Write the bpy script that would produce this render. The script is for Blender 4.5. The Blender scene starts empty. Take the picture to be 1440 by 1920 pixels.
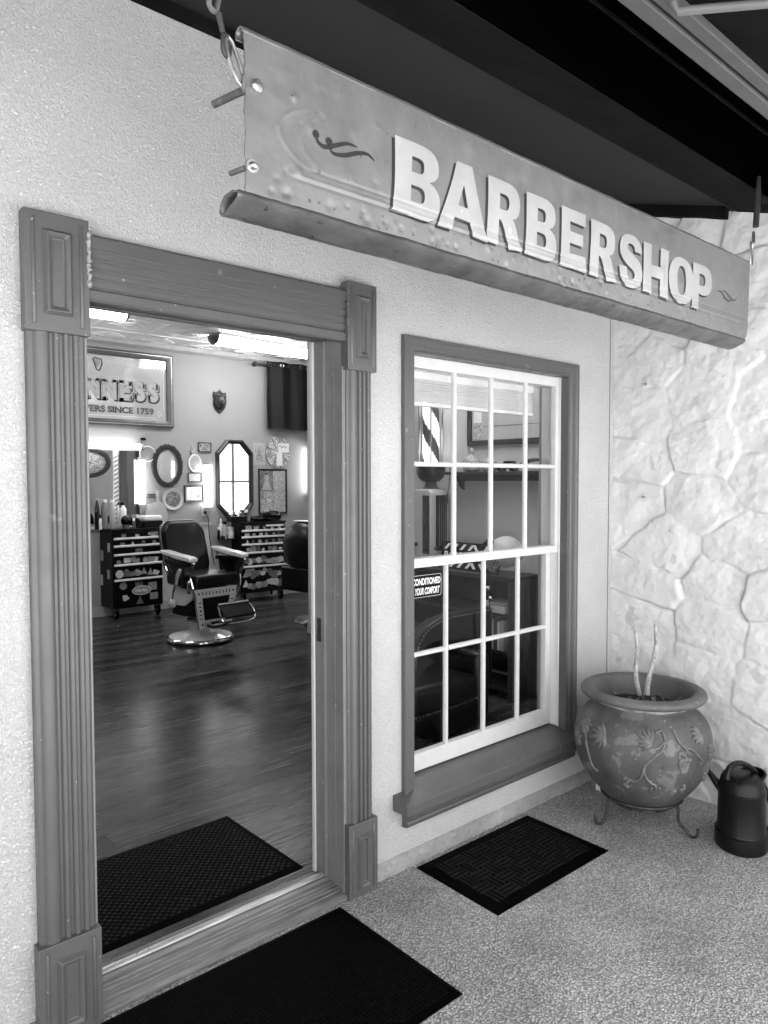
import bpy, bmesh, math, random
import numpy as np
from mathutils import Vector, Matrix, geometry
R = math.radians
random.seed(4)
rng = np.random.RandomState(7)
C = bpy.context.scene.collection

# ------------------------------------------------------------------ camera
CAM = Vector((0.0, -2.15, 1.58))
F, YAW, PITCH, ROLL = 1374.56, 0.721432, -0.0430134, -0.00184906
fw = Vector((math.sin(YAW)*math.cos(PITCH), math.cos(YAW)*math.cos(PITCH), math.sin(PITCH)))
r0 = fw.cross(Vector((0, 0, 1))).normalized(); u0 = r0.cross(fw)
rt = math.cos(ROLL)*r0 + math.sin(ROLL)*u0; up = -math.sin(ROLL)*r0 + math.cos(ROLL)*u0
cam = bpy.data.cameras.new('camera'); camo = bpy.data.objects.new('camera', cam); C.objects.link(camo)
M3 = Matrix((rt, up, -fw)).transposed().to_4x4(); M3.translation = CAM
camo.matrix_world = M3
cam.sensor_fit = 'VERTICAL'; cam.sensor_height = 32.0; cam.lens = F/1920*32.0
cam.clip_start = 0.02; cam.clip_end = 2000
bpy.context.scene.camera = camo
def at(px, py, axis, val):
    """point of the place seen at a photo pixel, on the plane where coordinate[axis] == val"""
    d = (px-720)*rt - (py-960)*up + F*fw
    return CAM + d*((val-CAM[axis])/d[axis])

# ------------------------------------------------------------------ world, sun, exposure
SUN_EL, SUN_AZ = R(68), R(-28)
w = bpy.data.worlds.new('World'); bpy.context.scene.world = w; w.use_nodes = True
nt = w.node_tree; bg = nt.nodes['Background']
sky = nt.nodes.new('ShaderNodeTexSky'); sky.sky_type = 'NISHITA'; sky.sun_disc = False
sky.sun_elevation = SUN_EL; sky.sun_rotation = SUN_AZ
hs = nt.nodes.new('ShaderNodeHueSaturation'); hs.inputs['Saturation'].default_value = 0.0
nt.links.new(sky.outputs[0], hs.inputs['Color']); nt.links.new(hs.outputs[0], bg.inputs['Color'])
bg.inputs['Strength'].default_value = 0.11
sl = bpy.data.lights.new('sun', 'SUN'); sl.energy = 5.0; sl.angle = R(0.5); sl.color = (1, 1, 1)
so = bpy.data.objects.new('sun', sl); C.objects.link(so)
sd = Vector((math.sin(SUN_AZ)*math.cos(SUN_EL), math.cos(SUN_AZ)*math.cos(SUN_EL), math.sin(SUN_EL)))
so.rotation_euler = sd.to_track_quat('Z', 'Y').to_euler(); so.location = (0, 0, 20)
vs = bpy.context.scene.view_settings
vs.view_transform = 'Standard'; vs.look = 'None'; vs.gamma = 1; vs.exposure = 2.8
bpy.context.scene.cycles.max_bounces = 10
bpy.context.scene.cycles.diffuse_bounces = 6
bpy.context.scene.cycles.transparent_max_bounces = 16
bpy.context.scene.cycles.caustics_reflective = False
bpy.context.scene.cycles.caustics_refractive = False

# ------------------------------------------------------------------ materials (the photograph is black and white: greys only)
def nd(t, k, **kw):
    n = t.nodes.new(k)
    for a, b in kw.items():
        if a in n.inputs: n.inputs[a].default_value = b
        else: setattr(n, a, b)
    return n
MATS = {}
def mat(name, v, rough=0.6, metal=0.0, ns=8.0, na=0.12, bump=0.0, bs=60.0, stretch=(1, 1, 1), spots=None, coat=0.0, spec=0.5, detail=5.0, rvar=0.0):
    m = bpy.data.materials.new(name); m.use_nodes = True; t = m.node_tree
    b = t.nodes['Principled BSDF']; L = t.links.new
    tc = nd(t, 'ShaderNodeTexCoord'); mp = nd(t, 'ShaderNodeMapping'); mp.inputs['Scale'].default_value = stretch
    L(tc.outputs['Object'], mp.inputs['Vector'])
    n = nd(t, 'ShaderNodeTexNoise', Scale=ns, Detail=detail, Roughness=0.6); L(mp.outputs[0], n.inputs['Vector'])
    mr = nd(t, 'ShaderNodeMapRange'); mr.inputs['From Min'].default_value = 0.3; mr.inputs['From Max'].default_value = 0.7
    mr.inputs['To Min'].default_value = v*(1-na); mr.inputs['To Max'].default_value = v*(1+na)
    L(n.outputs['Fac'], mr.inputs['Value']); out = mr.outputs[0]
    if spots:                                   # (scale, threshold, value) worn or rusty flecks
        for (ss, th, sv) in spots:
            n2 = nd(t, 'ShaderNodeTexNoise', Scale=ss, Detail=3.0, Roughness=0.65); L(tc.outputs['Object'], n2.inputs['Vector'])
            r2 = nd(t, 'ShaderNodeMapRange'); r2.inputs['From Min'].default_value = th; r2.inputs['From Max'].default_value = th+0.025
            L(n2.outputs['Fac'], r2.inputs['Value'])
            mx = nd(t, 'ShaderNodeMix', data_type='FLOAT'); L(r2.outputs[0], mx.inputs[0]); L(out, mx.inputs[2]); mx.inputs[3].default_value = sv
            out = mx.outputs[0]
    cb = nd(t, 'ShaderNodeCombineColor')
    for i in range(3): L(out, cb.inputs[i])
    L(cb.outputs[0], b.inputs['Base Color'])
    b.inputs['Roughness'].default_value = rough; b.inputs['Metallic'].default_value = metal
    b.inputs['Coat Weight'].default_value = coat; b.inputs['Specular IOR Level'].default_value = spec
    if rvar:
        n4 = nd(t, 'ShaderNodeTexNoise', Scale=ns*3, Detail=6.0); L(mp.outputs[0], n4.inputs['Vector'])
        r4 = nd(t, 'ShaderNodeMapRange'); r4.inputs['From Min'].default_value = .3; r4.inputs['From Max'].default_value = .7
        r4.inputs['To Min'].default_value = max(0.02, rough-rvar); r4.inputs['To Max'].default_value = min(1, rough+rvar)
        L(n4.outputs['Fac'], r4.inputs['Value']); L(r4.outputs[0], b.inputs['Roughness'])
    if bump:
        n3 = nd(t, 'ShaderNodeTexNoise', Scale=bs, Detail=4.0, Roughness=0.6); L(mp.outputs[0], n3.inputs['Vector'])
        bp = nd(t, 'ShaderNodeBump', Strength=1.0, Distance=bump); L(n3.outputs['Fac'], bp.inputs['Height']); L(bp.outputs[0], b.inputs['Normal'])
    MATS[name] = m; return m
def emit(name, s):
    m = bpy.data.materials.new(name); m.use_nodes = True; t = m.node_tree
    b = t.nodes['Principled BSDF']; b.inputs['Base Color'].default_value = (.8, .8, .8, 1)
    b.inputs['Emission Color'].default_value = (1, 1, 1, 1); b.inputs['Emission Strength'].default_value = s
    MATS[name] = m; return m
def glass(name, refl=0.06, tint=0.96):
    m = bpy.data.materials.new(name); m.use_nodes = True; t = m.node_tree; t.nodes.remove(t.nodes['Principled BSDF'])
    tr = nd(t, 'ShaderNodeBsdfTransparent'); tr.inputs[0].default_value = (tint, tint, tint, 1)
    gl = nd(t, 'ShaderNodeBsdfGlossy'); gl.inputs['Roughness'].default_value = 0.01
    lf = nd(t, 'ShaderNodeLayerWeight', Blend=.5); pw = nd(t, 'ShaderNodeMath', operation='POWER'); t.links.new(lf.outputs['Facing'], pw.inputs[0]); pw.inputs[1].default_value = 4.0
    lw = nd(t, 'ShaderNodeMath', operation='MULTIPLY_ADD'); t.links.new(pw.outputs[0], lw.inputs[0]); lw.inputs[1].default_value = .7; lw.inputs[2].default_value = refl*.6
    mx = nd(t, 'ShaderNodeMixShader'); t.links.new(lw.outputs[0], mx.inputs[0]); t.links.new(tr.outputs[0], mx.inputs[1]); t.links.new(gl.outputs[0], mx.inputs[2])
    t.links.new(mx.outputs[0], t.nodes['Material Output'].inputs['Surface']); MATS[name] = m; return m

def stucco(name, v, bumpd=0.0035, sc=95, na=.05):
    m = mat(name, v, rough=0.9, ns=2.2, na=na, spots=[(34, .735, v*.45), (2.6, .68, v*.86)]); t = m.node_tree; b = t.nodes['Principled BSDF']; L = t.links.new
    tc = nd(t, 'ShaderNodeTexCoord')
    a = nd(t, 'ShaderNodeTexNoise', Scale=sc, Detail=5.0, Roughness=0.7, Distortion=0.6); L(tc.outputs['Object'], a.inputs['Vector'])
    c = nd(t, 'ShaderNodeTexNoise', Scale=sc*0.28, Detail=3.0, Roughness=0.6); L(tc.outputs['Object'], c.inputs['Vector'])
    rp = nd(t, 'ShaderNodeMapRange'); rp.inputs['From Min'].default_value = .36; rp.inputs['From Max'].default_value = .62; L(a.outputs['Fac'], rp.inputs['Value'])
    ad = nd(t, 'ShaderNodeMath', operation='MULTIPLY_ADD'); L(c.outputs['Fac'], ad.inputs[0]); ad.inputs[1].default_value = 1.3; L(rp.outputs[0], ad.inputs[2])
    bp = nd(t, 'ShaderNodeBump', Strength=1.0, Distance=bumpd); L(ad.outputs[0], bp.inputs['Height']); L(bp.outputs[0], b.inputs['Normal'])
    # cavity shade painted into the colour of the pits, to strengthen the weak bump
    src = b.inputs['Base Color'].links[0].from_socket
    r2 = nd(t, 'ShaderNodeMapRange'); r2.inputs['From Min'].default_value = .30; r2.inputs['From Max'].default_value = .52
    r2.inputs['To Min'].default_value = .80; r2.inputs['To Max'].default_value = 1.0; L(a.outputs['Fac'], r2.inputs['Value'])
    mu = nd(t, 'ShaderNodeMix', data_type='RGBA', blend_type='MULTIPLY'); mu.inputs[0].default_value = 1.0
    L(src, mu.inputs[6]); L(r2.outputs[0], mu.inputs[7]); L(mu.outputs[2], b.inputs['Base Color'])
    return m
def pebbles(name):
    m = mat(name, 0.3, rough=0.75, ns=3, na=.2); t = m.node_tree; b = t.nodes['Principled BSDF']; L = t.links.new
    tc = nd(t, 'ShaderNodeTexCoord'); wp = nd(t, 'ShaderNodeTexNoise', Scale=60.0, Detail=2.0); L(tc.outputs['Object'], wp.inputs['Vector'])
    wm = nd(t, 'ShaderNodeVectorMath', operation='MULTIPLY_ADD'); L(wp.outputs['Color'], wm.inputs[0]); wm.inputs[1].default_value = (.012, .012, .012); L(tc.outputs['Object'], wm.inputs[2])
    v = nd(t, 'ShaderNodeTexVoronoi', Scale=125.0, Randomness=1.0); L(wm.outputs[0], v.inputs['Vector'])
    v2 = nd(t, 'ShaderNodeTexVoronoi', Scale=210.0, Randomness=1.0); L(wm.outputs[0], v2.inputs['Vector'])
    # each pebble has its own tone, cement between
    sp = nd(t, 'ShaderNodeSeparateColor'); L(v.outputs['Color'], sp.inputs[0])
    rc = nd(t, 'ShaderNodeMapRange'); rc.inputs['To Min'].default_value = .36; rc.inputs['To Max'].default_value = .64; L(sp.outputs[0], rc.inputs['Value'])
    ed = nd(t, 'ShaderNodeMapRange'); ed.inputs['From Min'].default_value = .35; ed.inputs['From Max'].default_value = .62
    L(v.outputs['Distance'], ed.inputs['Value'])
    mx = nd(t, 'ShaderNodeMix', data_type='FLOAT'); L(ed.outputs[0], mx.inputs[0]); L(rc.outputs[0], mx.inputs[2]); mx.inputs[3].default_value = .24
    big = nd(t, 'ShaderNodeTexNoise', Scale=2.6, Detail=4.0); L(tc.outputs['Object'], big.inputs['Vector'])
    br = nd(t, 'ShaderNodeMapRange'); br.inputs['From Min'].default_value = .3; br.inputs['From Max'].default_value = .7; br.inputs['To Min'].default_value = .75; br.inputs['To Max'].default_value = 1.2
    L(big.outputs['Fac'], br.inputs['Value'])
    mm = nd(t, 'ShaderNodeMath', operation='MULTIPLY'); L(mx.outputs[0], mm.inputs[0]); L(br.outputs[0], mm.inputs[1])
    cb = nd(t, 'ShaderNodeCombineColor')
    for i in range(3): L(mm.outputs[0], cb.inputs[i])
    L(cb.outputs[0], b.inputs['Base Color'])
    ia = nd(t, 'ShaderNodeMath', operation='MULTIPLY_ADD'); L(v.outputs['Distance'], ia.inputs[0]); ia.inputs[1].default_value = -1.0
    iv = nd(t, 'ShaderNodeMath', operation='MULTIPLY'); L(v2.outputs['Distance'], iv.inputs[0]); iv.inputs[1].default_value = -.4; L(iv.outputs[0], ia.inputs[2])
    bp = nd(t, 'ShaderNodeBump', Strength=1.0, Distance=0.009); L(ia.outputs[0], bp.inputs['Height']); L(bp.outputs[0], b.inputs['Normal'])
    return m
def planks(name):
    m = mat(name, 0.05, rough=0.32, ns=4, na=.2); t = m.node_tree; b = t.nodes['Principled BSDF']; L = t.links.new
    tc = nd(t, 'ShaderNodeTexCoord')
    br = nd(t, 'ShaderNodeTexBrick', offset=0.37, squash=1.0); L(tc.outputs['Object'], br.inputs['Vector'])
    br.inputs['Scale'].default_value = 1.0; br.inputs['Brick Width'].default_value = 1.15; br.inputs['Row Height'].default_value = .125
    br.inputs['Mortar Size'].default_value = .0025; br.inputs['Mortar Smooth'].default_value = 0.1
    br.inputs['Color1'].default_value = (.010,)*3+(1,); br.inputs['Color2'].default_value = (.052,)*3+(1,); br.inputs['Mortar'].default_value = (.003,)*3+(1,)
    mp = nd(t, 'ShaderNodeMapping'); mp.inputs['Scale'].default_value = (1.4, 26, 1); L(tc.outputs['Object'], mp.inputs['Vector'])
    n = nd(t, 'ShaderNodeTexNoise', Scale=2.2, Detail=7.0, Roughness=.7); L(mp.outputs[0], n.inputs['Vector'])
    r = nd(t, 'ShaderNodeMapRange'); r.inputs['From Min'].default_value = .3; r.inputs['From Max'].default_value = .7; r.inputs['To Min'].default_value = .45; r.inputs['To Max'].default_value = 1.7
    L(n.outputs['Fac'], r.inputs['Value'])
    mu = nd(t, 'ShaderNodeMix', data_type='RGBA', blend_type='MULTIPLY'); mu.inputs[0].default_value = 1; L(br.outputs['Color'], mu.inputs[6]); L(r.outputs[0], mu.inputs[7])
    L(mu.outputs[2], b.inputs['Base Color'])
    r2 = nd(t, 'ShaderNodeMapRange'); r2.inputs['From Min'].default_value = .3; r2.inputs['From Max'].default_value = .7; r2.inputs['To Min'].default_value = .14; r2.inputs['To Max'].default_value = .34
    L(n.outputs['Fac'], r2.inputs['Value']); L(r2.outputs[0], b.inputs['Roughness']); b.inputs['Specular IOR Level'].default_value = .11
    bp = nd(t, 'ShaderNodeBump', Strength=.5, Distance=0.0015); L(n.outputs['Fac'], bp.inputs['Height']); L(bp.outputs[0], b.inputs['Normal'])
    return m
def checks(name, v0, v1, scale, kind='MAGIC'):
    """busy printed surface: stickers, pictures"""
    m = mat(name, v0, rough=.45); t = m.node_tree; b = t.nodes['Principled BSDF']; L = t.links.new
    tc = nd(t, 'ShaderNodeTexCoord')
    n = nd(t, 'ShaderNodeTexNoise', Scale=scale, Detail=3.0, Roughness=.7, Distortion=2.0); L(tc.outputs['Object'], n.inputs['Vector'])
    r = nd(t, 'ShaderNodeMapRange'); r.inputs['From Min'].default_value = .44; r.inputs['From Max'].default_value = .56; r.inputs['To Min'].default_value = v0; r.inputs['To Max'].default_value = v1
    L(n.outputs['Fac'], r.inputs['Value']); cb = nd(t, 'ShaderNodeCombineColor')
    for i in range(3): L(r.outputs[0], cb.inputs[i])
    L(cb.outputs[0], b.inputs['Base Color']); return m

stucco('stucco', .80, .0060, 120, .07); stucco('footing', .36, .004, 40, .35)
mat('trim', .088, .40, ns=5, na=.05, bump=.0008, bs=28, spots=[(48, .715, .42), (7, .70, .16)], rvar=.1)
mat('trim_dark', .18, .45, ns=9, na=.12, bump=.001, bs=40, spots=[(42, .70, .5), (90, .74, .03)])
mat('threshold', .17, .4, ns=6, na=.45, bump=.0015, bs=50, stretch=(1, 12, 12), spots=[(45, .71, .5)], rvar=.15)
mat('sash_white', .60, .45, ns=14, na=.05, bump=.0009, bs=50, spots=[(55, .735, .3)])
mat('caulk', .30, .6, ns=60, na=.25, bump=.003, bs=120)
mat('stone_paint', .61, .85, ns=5, na=.07, bump=.004, bs=32, spots=[(34, .73, .30), (5, .66, .50)], spec=.2)
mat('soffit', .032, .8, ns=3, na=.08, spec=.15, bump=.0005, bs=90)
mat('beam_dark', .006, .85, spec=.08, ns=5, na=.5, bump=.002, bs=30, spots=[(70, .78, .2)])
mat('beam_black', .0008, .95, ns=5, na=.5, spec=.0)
mat('fascia', .10, .6, ns=7, na=.1, spots=[(80, .775, .6)])
mat('pipe_paint', .17, .5, ns=9, na=.1, bump=.001)
mat('sign_metal', .145, .42, .25, ns=5, na=.13, bump=.0016, bs=24, spots=[(22, .69, .12), (70, .69, .05), (14, .72, .24), (130, .71, .06)], rvar=.14)
mat('sign_roll_shaded', .085, .42, .3, ns=7, na=.45, bump=.003, bs=20, spots=[(34, .66, .03), (80, .70, .18)], rvar=.12)  # shade of the downward-facing lip put into a darker metal, besides its streaks
mat('letter_paint', .27, .5, ns=7, na=.12, bump=.0012, bs=30, spots=[(60, .71, .28), (16, .70, .58)], rvar=.1)
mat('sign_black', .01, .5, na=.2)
mat('iron', .045, .55, .5, ns=30, na=.4, bump=.001, bs=80)
mat('rusty', .10, .8, .3, ns=50, na=.5, bump=.002, bs=120)
mat('zinc', .5, .3, .9, ns=30, na=.25, bump=.0005, bs=70)
mat('chrome', .75, .08, 1, ns=10, na=.05)
mat('mirror', .86, .01, 1, na=.01)
mat('mirror_lightened', .80, .06, .55, na=.02); mat('mirror_grey', .30, .03, 1, na=.02)  # first one: pale matte share stands in for bright reflections in the glass
mat('rubber', .0008, .6, ns=30, na=.35, bump=.0012, bs=140, spec=.022)
mat('carpet', .0042, .95, ns=70, na=.5, bump=.004, bs=240, spec=.04, spots=[(85, .745, .05)])
mat('rubber_tread', .0035, .5, ns=12, na=.6, bump=.001, bs=90, spec=.10, rvar=.15)
mat('pot_clay', .075, .62, ns=4, na=.5, bump=.004, bs=22, spots=[(7, .60, .14), (13, .66, .05), (40, .66, .20), (80, .70, .30)], rvar=.15)
mat('pot_relief', .12, .6, ns=18, na=.5, bump=.003, bs=50)
mat('soil', .015, .95, ns=40, na=.6, bump=.01, bs=60)
mat('twig', .33, .8, ns=40, na=.5, bump=.003, bs=70)
mat('can_plastic', .003, .42, spec=.3, ns=6, na=.2, bump=.0006, bs=60)
mat('hole_black', .001, 1, spec=0)
pebbles('aggregate'); planks('plank_floor')
mat('ground_mat', .46, .9, ns=.6, na=.15)
mat('wall_in', .31, .7, ns=1.5, na=.03, bump=.001, bs=60)
mat('wall_in_low', .5, .55, ns=1.5, na=.03)
mat('ceil', .93, .7, ns=2, na=.04)
mat('ceil_line', .45, .7)
mat('baseboard', .4, .5)
mat('wood_dark', .014, .4, ns=3, na=.5, stretch=(8, 8, 1), bump=.0008, bs=20)
mat('wood_mid', .045, .45, ns=3, na=.4, stretch=(8, 8, 1), bump=.0008, bs=20)
mat('wood_light', .28, .5, ns=3, na=.25, stretch=(6, 6, 1))
mat('frame_silver', .10, .4, .3, ns=9, na=.2); mat('frame_bright', .6, .3, .6)
mat('black_gloss', .002, .25, na=.3, spec=.22); mat('black_leather', .003, .34, ns=15, na=.3, bump=.0012, bs=70, spec=.28)
mat('leather_grey', .16, .4, ns=8, na=.15, bump=.001, bs=60)
mat('black_matt', .004, .8, na=.3, spec=.2)
mat('curtain_cloth', .006, .7, ns=6, na=.3, bump=.002, bs=30, spec=.3)
mat('white_enamel', .72, .18, coat=.4, na=.03); mat('enamel_grey', .45, .2, coat=.3, na=.06)
mat('alu', .85, .35, .2, ns=10, na=.05); mat('white_plastic', .78, .35, na=.03)
mat('paper', .75, .7, na=.05); mat('paper_grey', .4, .7, na=.1); mat('paper_dark', .09, .7, na=.2); mat('mid_grey', .22, .5, na=.1)
mat('blind', .72, .5, ns=20, na=.06); mat('cut_glass', .38, .12, ns=60, na=.6, bump=.004, bs=60, coat=.6); mat('skull', .55, .5, na=.1)
checks('print_a', .03, .55, 55); checks('print_b', .08, .7, 90); checks('print_c', .02, .3, 35); checks('print_d', .15, .6, 24)
checks('sticker_a', .04, .5, 70); checks('sticker_b', .3, .65, 90); checks('sticker_c', .02, .22, 60)
emit('tube_light', 5.2); emit('tube_wall', 1.6); emit('lamp_white', .35)
glass('pane_glass'); glass('clear_glass', tint=.93)

# ------------------------------------------------------------------ mesh builder
def sm(o, angle=35):
    me = o.data
    me.polygons.foreach_set('use_smooth', [True]*len(me.polygons)); me.set_sharp_from_angle(angle=R(angle))
class MB:
    def __init__(s): s.v = []; s.f = []
    def add(s, vs, fs):
        n = len(s.v); s.v += [tuple(p) for p in vs]; s.f += [tuple(i+n for i in f) for f in fs]; return s
    def box(s, x0, x1, y0, y1, z0, z1):
        x0, x1 = sorted((x0, x1)); y0, y1 = sorted((y0, y1)); z0, z1 = sorted((z0, z1))
        return s.add([(x0,y0,z0),(x1,y0,z0),(x1,y1,z0),(x0,y1,z0),(x0,y0,z1),(x1,y0,z1),(x1,y1,z1),(x0,y1,z1)],
                     [(0,3,2,1),(4,5,6,7),(0,1,5,4),(1,2,6,5),(2,3,7,6),(3,0,4,7)])
    def prism(s, pts, ax, a, b):
        """closed polygon pts (two coords) swept along axis ax from a to b"""
        def p(q, t):
            return {0: (t, q[0], q[1]), 1: (q[0], t, q[1]), 2: (q[0], q[1], t)}[ax]
        n = len(pts); vs = [p(q, a) for q in pts]+[p(q, b) for q in pts]
        fs = [tuple(range(n)), tuple(range(2*n-1, n-1, -1))]+[(i, i+n, (i+1) % n+n, (i+1) % n) for i in range(n)]
        return s.add(vs, fs)
    def tube(s, path, r, seg=10, closed=False, caps=True):
        P = [Vector(p) for p in path]; n = len(P); rr = r if isinstance(r, (list, tuple)) else [r]*n
        vs = []; prev = None
        for i, p in enumerate(P):
            if closed: t = P[(i+1) % n]-P[i-1]
            else: t = P[min(i+1, n-1)]-P[max(i-1, 0)]
            t.normalize()
            if prev is None:
                a = Vector((0, 0, 1)) if abs(t.z) < .9 else Vector((1, 0, 0)); prev = t.cross(a).normalized()
            nn = prev-t*prev.dot(t)
            if nn.length < 1e-6: nn = t.cross(Vector((.3, .5, .8)))
            nn.normalize(); prev = nn; bb = t.cross(nn)
            for k in range(seg):
                a = 2*math.pi*k/seg; vs.append(p+(nn*math.cos(a)+bb*math.sin(a))*rr[i])
        fs = []; m = n if closed else n-1
        for i in range(m):
            j = (i+1) % n
            for k in range(seg):
                l = (k+1) % seg; fs.append((i*seg+k, i*seg+l, j*seg+l, j*seg+k))
        if caps and not closed: fs += [tuple(range(seg-1, -1, -1)), tuple((n-1)*seg+k for k in range(seg))]
        return s.add(vs, fs)
    def cyl(s, p0, p1, r0, r1=None, seg=16): return s.tube([p0, p1], [r0, r0 if r1 is None else r1], seg)
    def lathe(s, prof, c=(0, 0, 0), seg=32, ax='z', sx=1, sy=1, caps=True):
        vs = []; fs = []; n = len(prof)
        for (r, h) in prof:
            for k in range(seg):
                a = 2*math.pi*k/seg; u, v = r*math.cos(a)*sx, r*math.sin(a)*sy
                vs.append({'z': (c[0]+u, c[1]+v, c[2]+h), 'y': (c[0]+u, c[1]+h, c[2]+v), 'x': (c[0]+h, c[1]+u, c[2]+v)}[ax])
        for i in range(n-1):
            for k in range(seg):
                l = (k+1) % seg; q = (i*seg+k, i*seg+l, (i+1)*seg+l, (i+1)*seg+k)
                fs.append(q[::-1] if ax == 'y' else q)
        if caps: fs += [tuple(range(seg-1, -1, -1)), tuple((n-1)*seg+k for k in range(seg))]
        return s.add(vs, fs)
    def ball(s, c, rx, ry=None, rz=None, seg=20, rings=12, fn=None):
        ry = ry or rx; rz = rz or rx; vs = []; fs = []
        for i in range(rings+1):
            th = math.pi*i/rings
            for k in range(seg):
                a = 2*math.pi*k/seg; d = Vector((math.sin(th)*math.cos(a), math.sin(th)*math.sin(a), math.cos(th)))
                q = fn(d) if fn else 1.0
                vs.append((c[0]+d.x*rx*q, c[1]+d.y*ry*q, c[2]+d.z*rz*q))
        for i in range(rings):
            for k in range(seg):
                l = (k+1) % seg; fs.append((i*seg+k, (i+1)*seg+k, (i+1)*seg+l, i*seg+l))
        return s.add(vs, fs)
    def ring(s, cx, cz, y0, y1, rox, roz, rix, riz, seg=48, n8=None):
        """flat ring facing -y (ellipse or polygon), from y0 (front) to y1"""
        k = seg; vs = []
        for (a_, b_, y) in ((rox, roz, y1), (rox, roz, y0+.004), ((rox*2+rix)/3, (roz*2+riz)/3, y0), (rix, riz, y0+.004), (rix, riz, y1)):
            for i in range(k):
                t = 2*math.pi*i/k; vs.append((cx+a_*math.cos(t), y, cz+b_*math.sin(t)))
        fs = []
        for j in range(4):
            for i in range(k):
                l = (i+1) % k; fs.append((j*k+i, (j+1)*k+i, (j+1)*k+l, j*k+l))
        return s.add(vs, fs)
    def xf(s, M, start=0):
        for i in range(start, len(s.v)): s.v[i] = tuple(M @ Vector(s.v[i]))
        return s
    def build(s, name, m, parent=None, bevel=0, smooth=35, world=False, seg=2):
        me = bpy.data.meshes.new(name); me.from_pydata(s.v, [], s.f); me.update()
        o = bpy.data.objects.new(name, me); C.objects.link(o)
        if world and parent is not None:
            Mi = wm(parent).inverted(); me.transform(Mi)
        if parent is not None: o.parent = parent
        me.materials.append(MATS[m] if isinstance(m, str) else m)
        b = bmesh.new(); b.from_mesh(me); bmesh.ops.recalc_face_normals(b, faces=b.faces); b.to_mesh(me); b.free()
        if bevel:
            mo = o.modifiers.new('bevel', 'BEVEL'); mo.width = bevel; mo.segments = seg; mo.limit_method = 'ANGLE'; mo.angle_limit = R(40)
            mo.harden_normals = False
        if smooth: sm(o, smooth)
        return o
def wm(o):
    M = Matrix.Translation(o.location) @ o.rotation_euler.to_matrix().to_4x4() if o.type == 'EMPTY' or True else None
    return wm(o.parent) @ M if o.parent else M
def tag(o, label=None, cat=None, group=None, kind=None):
    for k, v in (('label', label), ('category', cat), ('group', group), ('kind', kind)):
        if v: o[k] = v
    return o
def thing(name, label, cat, loc=(0, 0, 0), rz=0, group=None):
    o = bpy.data.objects.new(name, None); C.objects.link(o); o.location = loc; o.rotation_euler = (0, 0, rz); o.empty_display_size = .1
    return tag(o, label, cat, group)
def solo(mb, name, m, label, cat, group=None, **kw):
    """a thing that is one mesh, its origin moved to its base"""
    me_c = np.array(mb.v); c = Vector(((me_c[:, 0].min()+me_c[:, 0].max())/2, (me_c[:, 1].min()+me_c[:, 1].max())/2, me_c[:, 2].min()))
    mb.xf(Matrix.Translation(-c)); o = mb.build(name, m, **kw); o.location = c
    return tag(o, label, cat, group)
def rrect(x0, x1, z0, z1, r, n=5):
    pts = []
    for (cx, cz, a0) in ((x1-r, z1-r, 0), (x0+r, z1-r, 90), (x0+r, z0+r, 180), (x1-r, z0+r, 270)):
        for i in range(n+1):
            a = R(a0+90*i/n); pts.append((cx+r*math.cos(a), cz+r*math.sin(a)))
    return pts
def bez(p0, p1, p2, p3, n=10):
    return [((1-t)**3*p0[0]+3*(1-t)**2*t*p1[0]+3*(1-t)*t*t*p2[0]+t**3*p3[0], (1-t)**3*p0[1]+3*(1-t)**2*t*p1[1]+3*(1-t)*t*t*p2[1]+t**3*p3[1]) for t in [i/n for i in range(1, n+1)]]
def text_mesh(body, x0, x1, z0, z1, thick=.0015, bold=0.0, shear=0.0):
    """letters in local x (width) and z (height), front at y=0 facing -y"""
    cu = bpy.data.curves.new('lettering', 'FONT'); cu.body = body; cu.offset = bold; cu.shear = shear; cu.extrude = 0; cu.fill_mode = 'FRONT'; cu.resolution_u = 5
    o = bpy.data.objects.new('lettering', cu); C.objects.link(o)
    bpy.context.view_layer.update()
    me = bpy.data.meshes.new_from_object(o.evaluated_get(bpy.context.evaluated_depsgraph_get()))
    vs = np.array([v.co[:] for v in me.vertices]); fs = [tuple(p.vertices) for p in me.polygons]
    bpy.data.objects.remove(o); bpy.data.curves.remove(cu); bpy.data.meshes.remove(me)
    a, b = vs.min(0), vs.max(0)
    X = x0+(vs[:, 0]-a[0])/(b[0]-a[0])*(x1-x0); Z = z0+(vs[:, 1]-a[1])/(b[1]-a[1])*(z1-z0)
    mb = MB(); mb.add([(X[i], -thick, Z[i]) for i in range(len(X))], fs); return mb

# ------------------------------------------------------------------ ground and floors
def sheet(name, x0, x1, y0, y1, z, m):
    o = MB().add([(x0,y0,z),(x1,y0,z),(x1,y1,z),(x0,y1,z)], [(0,1,2,3)]).build(name, m, smooth=0); return tag(o, kind='structure')
sheet('ground', -400, 400, -400, 400, -0.14, 'ground_mat')
o = MB().box(-5, 3.52, -3.3, -.0005, -.13, 0).build('porch_floor', 'aggregate', smooth=0); tag(o, kind='structure')
o = MB().box(-3.3, 9.6, .12, 6.3, -.1, .04).build('floor', 'plank_floor', smooth=0); tag(o, kind='structure')

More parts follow.
